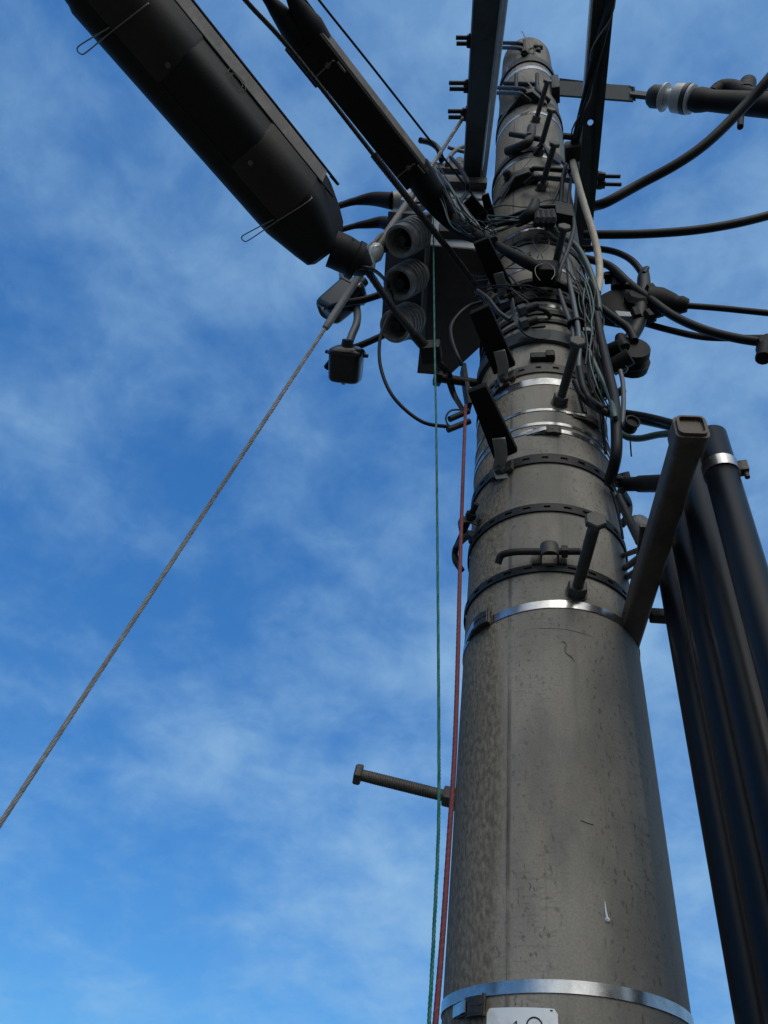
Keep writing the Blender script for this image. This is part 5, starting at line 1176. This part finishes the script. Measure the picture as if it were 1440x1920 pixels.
# conduits: vertical pipes hung along the arm's outer side
def hd(x, y, z): p = H(x, y, z); return math.hypot(p.x - CAM.x, p.y - CAM.y)
zp = zq + wsz
def az_of(p): return math.atan2(p.x - CAM.x, p.y - CAM.y)
rP0 = 0.0245
for lab, ed_, sg, ztp in (('front black conduit with a silver strap and open rim at its top', (1392, 905), 1, None), ('second black conduit from the front, half behind the first', (1358, 1300), -1, (1290, 832)),
                    ('third black conduit from the front, between two others', (1314, 1300), -1, (1270, 922)), ('rearmost black conduit, nearest to the pole', (1271, 1300), -1, (1250, 1010))):
    rP = rP0 if sg > 0 else 0.0285
    d_ = ray(*ed_); target = math.atan2(d_.x, d_.y); lo, hi = -0.3, 1.0
    for _ in range(50):
        mid = (lo + hi) / 2; c = Q2 + wq * (hwq + rP + 0.006) - aq * mid; D = math.hypot(c.x - CAM.x, c.y - CAM.y)
        if az_of(c) + sg * math.asin(rP / D) > target: lo = mid
        else: hi = mid
    print('COND', lab[:8], mid, c)
    if ztp is None: zt_p = CAM.z + D * ray(1345, 812).z / math.hypot(ray(1345, 812).x, ray(1345, 812).y); zst = CAM.z + (D - rP) * ray(1345, 862).z / math.hypot(ray(1345, 862).x, ray(1345, 862).y)
    else: zt_p = CAM.z + D * ray(*ztp).z / math.hypot(ray(*ztp).x, ray(*ztp).y)
    print('   top', zt_p, 'arm', zq)
    o = thing('conduit', V((c.x, c.y, 0)), lab, 'conduit', 'black conduits rising beside the pole')
    m = MB(); m.lathe(V((c.x, c.y, 0)), UP, [(0, rP), (zt_p * 0.3, rP), (zt_p * 0.6, rP), (zt_p - 0.004, rP), (zt_p, rP - 0.003), (zt_p, rP * 0.86), (zt_p - 0.1, rP * 0.84)], 56); m.build('pipe', 'conduit', o)
    if ztp is None:
        cs = V((c.x, c.y, zst)); m = MB(); m.lathe(cs, UP, [(-0.011, rP + 0.0005), (-0.011, rP + 0.0025), (0.011, rP + 0.0025), (0.011, rP + 0.0005)], 56); m.build('strap', 'stainless', o)
        dirr = V((1, -0.1, 0)).normalized(); m = MB(); m.box(cs + dirr * (rP + 0.008), dirr * 0.007, dirr.cross(UP) * 0.008, UP * 0.011, 0.002); m.cyl(cs + dirr * (rP + 0.01) - UP * 0.022, cs + dirr * (rP + 0.01) + UP * 0.004, 0.004, sides=10); m.build('strap_lock', 'buckle', o)
m = MB(); q = H(1238, 1155, zq + 0.03); m.box(q, wq * 0.02, aq * 0.014, UP * 0.01, 0.004); m.tube([q - wq * 0.03, q + wq * 0.03], 0.006, 8); tag(m.build('pipe_clip', 'dark_steel'), 'small dark clip between the square arm and the rearmost conduit', 'pipe clip')

# ------------------------------------------------------------------ number plate
pl = thing('number_plate', S(1000, 1920), 'white curved number plate strapped to the pole at the bottom edge', 'number plate')
phL, phR = phi_of(S(915, 1925)), phi_of(S(1046, 1900)); zt_ = S(1030, 1892).z; hP = 0.16
m = MB(); secs = []; n = 24; rc_ = 0.006
vs = []; fs = []
for i in range(n + 1):
    a = phL + (phR - phL) * i / n; de = min(i, n - i) / n * (phR - phL) * Rz(zt_)
    cut = rc_ - math.sqrt(max(0, rc_ * rc_ - (rc_ - min(rc_, de)) ** 2))
    for zz_ in (zt_ - hP + cut, zt_ - cut):
        for off in (0.002, 0.0035): vs.append(pole_pt(a, zz_, off))
for i in range(n):
    k, k2 = i * 4, i * 4 + 4
    fs += [(k + 1, k2 + 1, k2 + 3, k + 3), (k, k + 2, k2 + 2, k2), (k, k2, k2 + 1, k + 1), (k + 2, k + 3, k2 + 3, k2 + 2)]
fs += [(0, 1, 3, 2), (n * 4, n * 4 + 2, n * 4 + 3, n * 4 + 1)]
m.add(vs, fs); m.build('plate', 'plate', pl)
m = MB(); q = S(1034, 1895, 0.0037); r, t, u = frame_at(q); m.lathe(q - r * 0.0002, r, [(0, 0.0016), (0.0004, 0.0016)], 12, (0.7, 1.3)); m.build('rivet_hole', 'ink', pl)
def stroke(pts, rad=0.0011):
    m = MB(); P = [pole_pt(phi0 + x / Rz(zt_), zt_ + y, 0.0036) for x, y in pts]; m.tube(P, rad, 6); return m.build('digit', 'ink', pl)
pd2 = S(1003, 1909); phi0 = phi_of(pd2); zd = pd2.z - zt_
# digit 2 (its round top shows at the frame edge) and digit 1
two = [(-0.0105 * math.cos(a), zd - 0.0105 + 0.0105 * math.sin(a)) for a in [math.pi * k / 14 for k in range(-1, 15)]] + [(0.0085, zd - 0.019), (-0.0105, zd - 0.04), (0.012, zd - 0.04)]
stroke(two)
phi0 = phi_of(S(970, 1916)); zd1 = S(970, 1916).z - zt_
stroke([(-0.006, zd1 - 0.006), (0.0, zd1), (0.0, zd1 - 0.036)])
print('SCENE OK', len(bpy.data.objects))
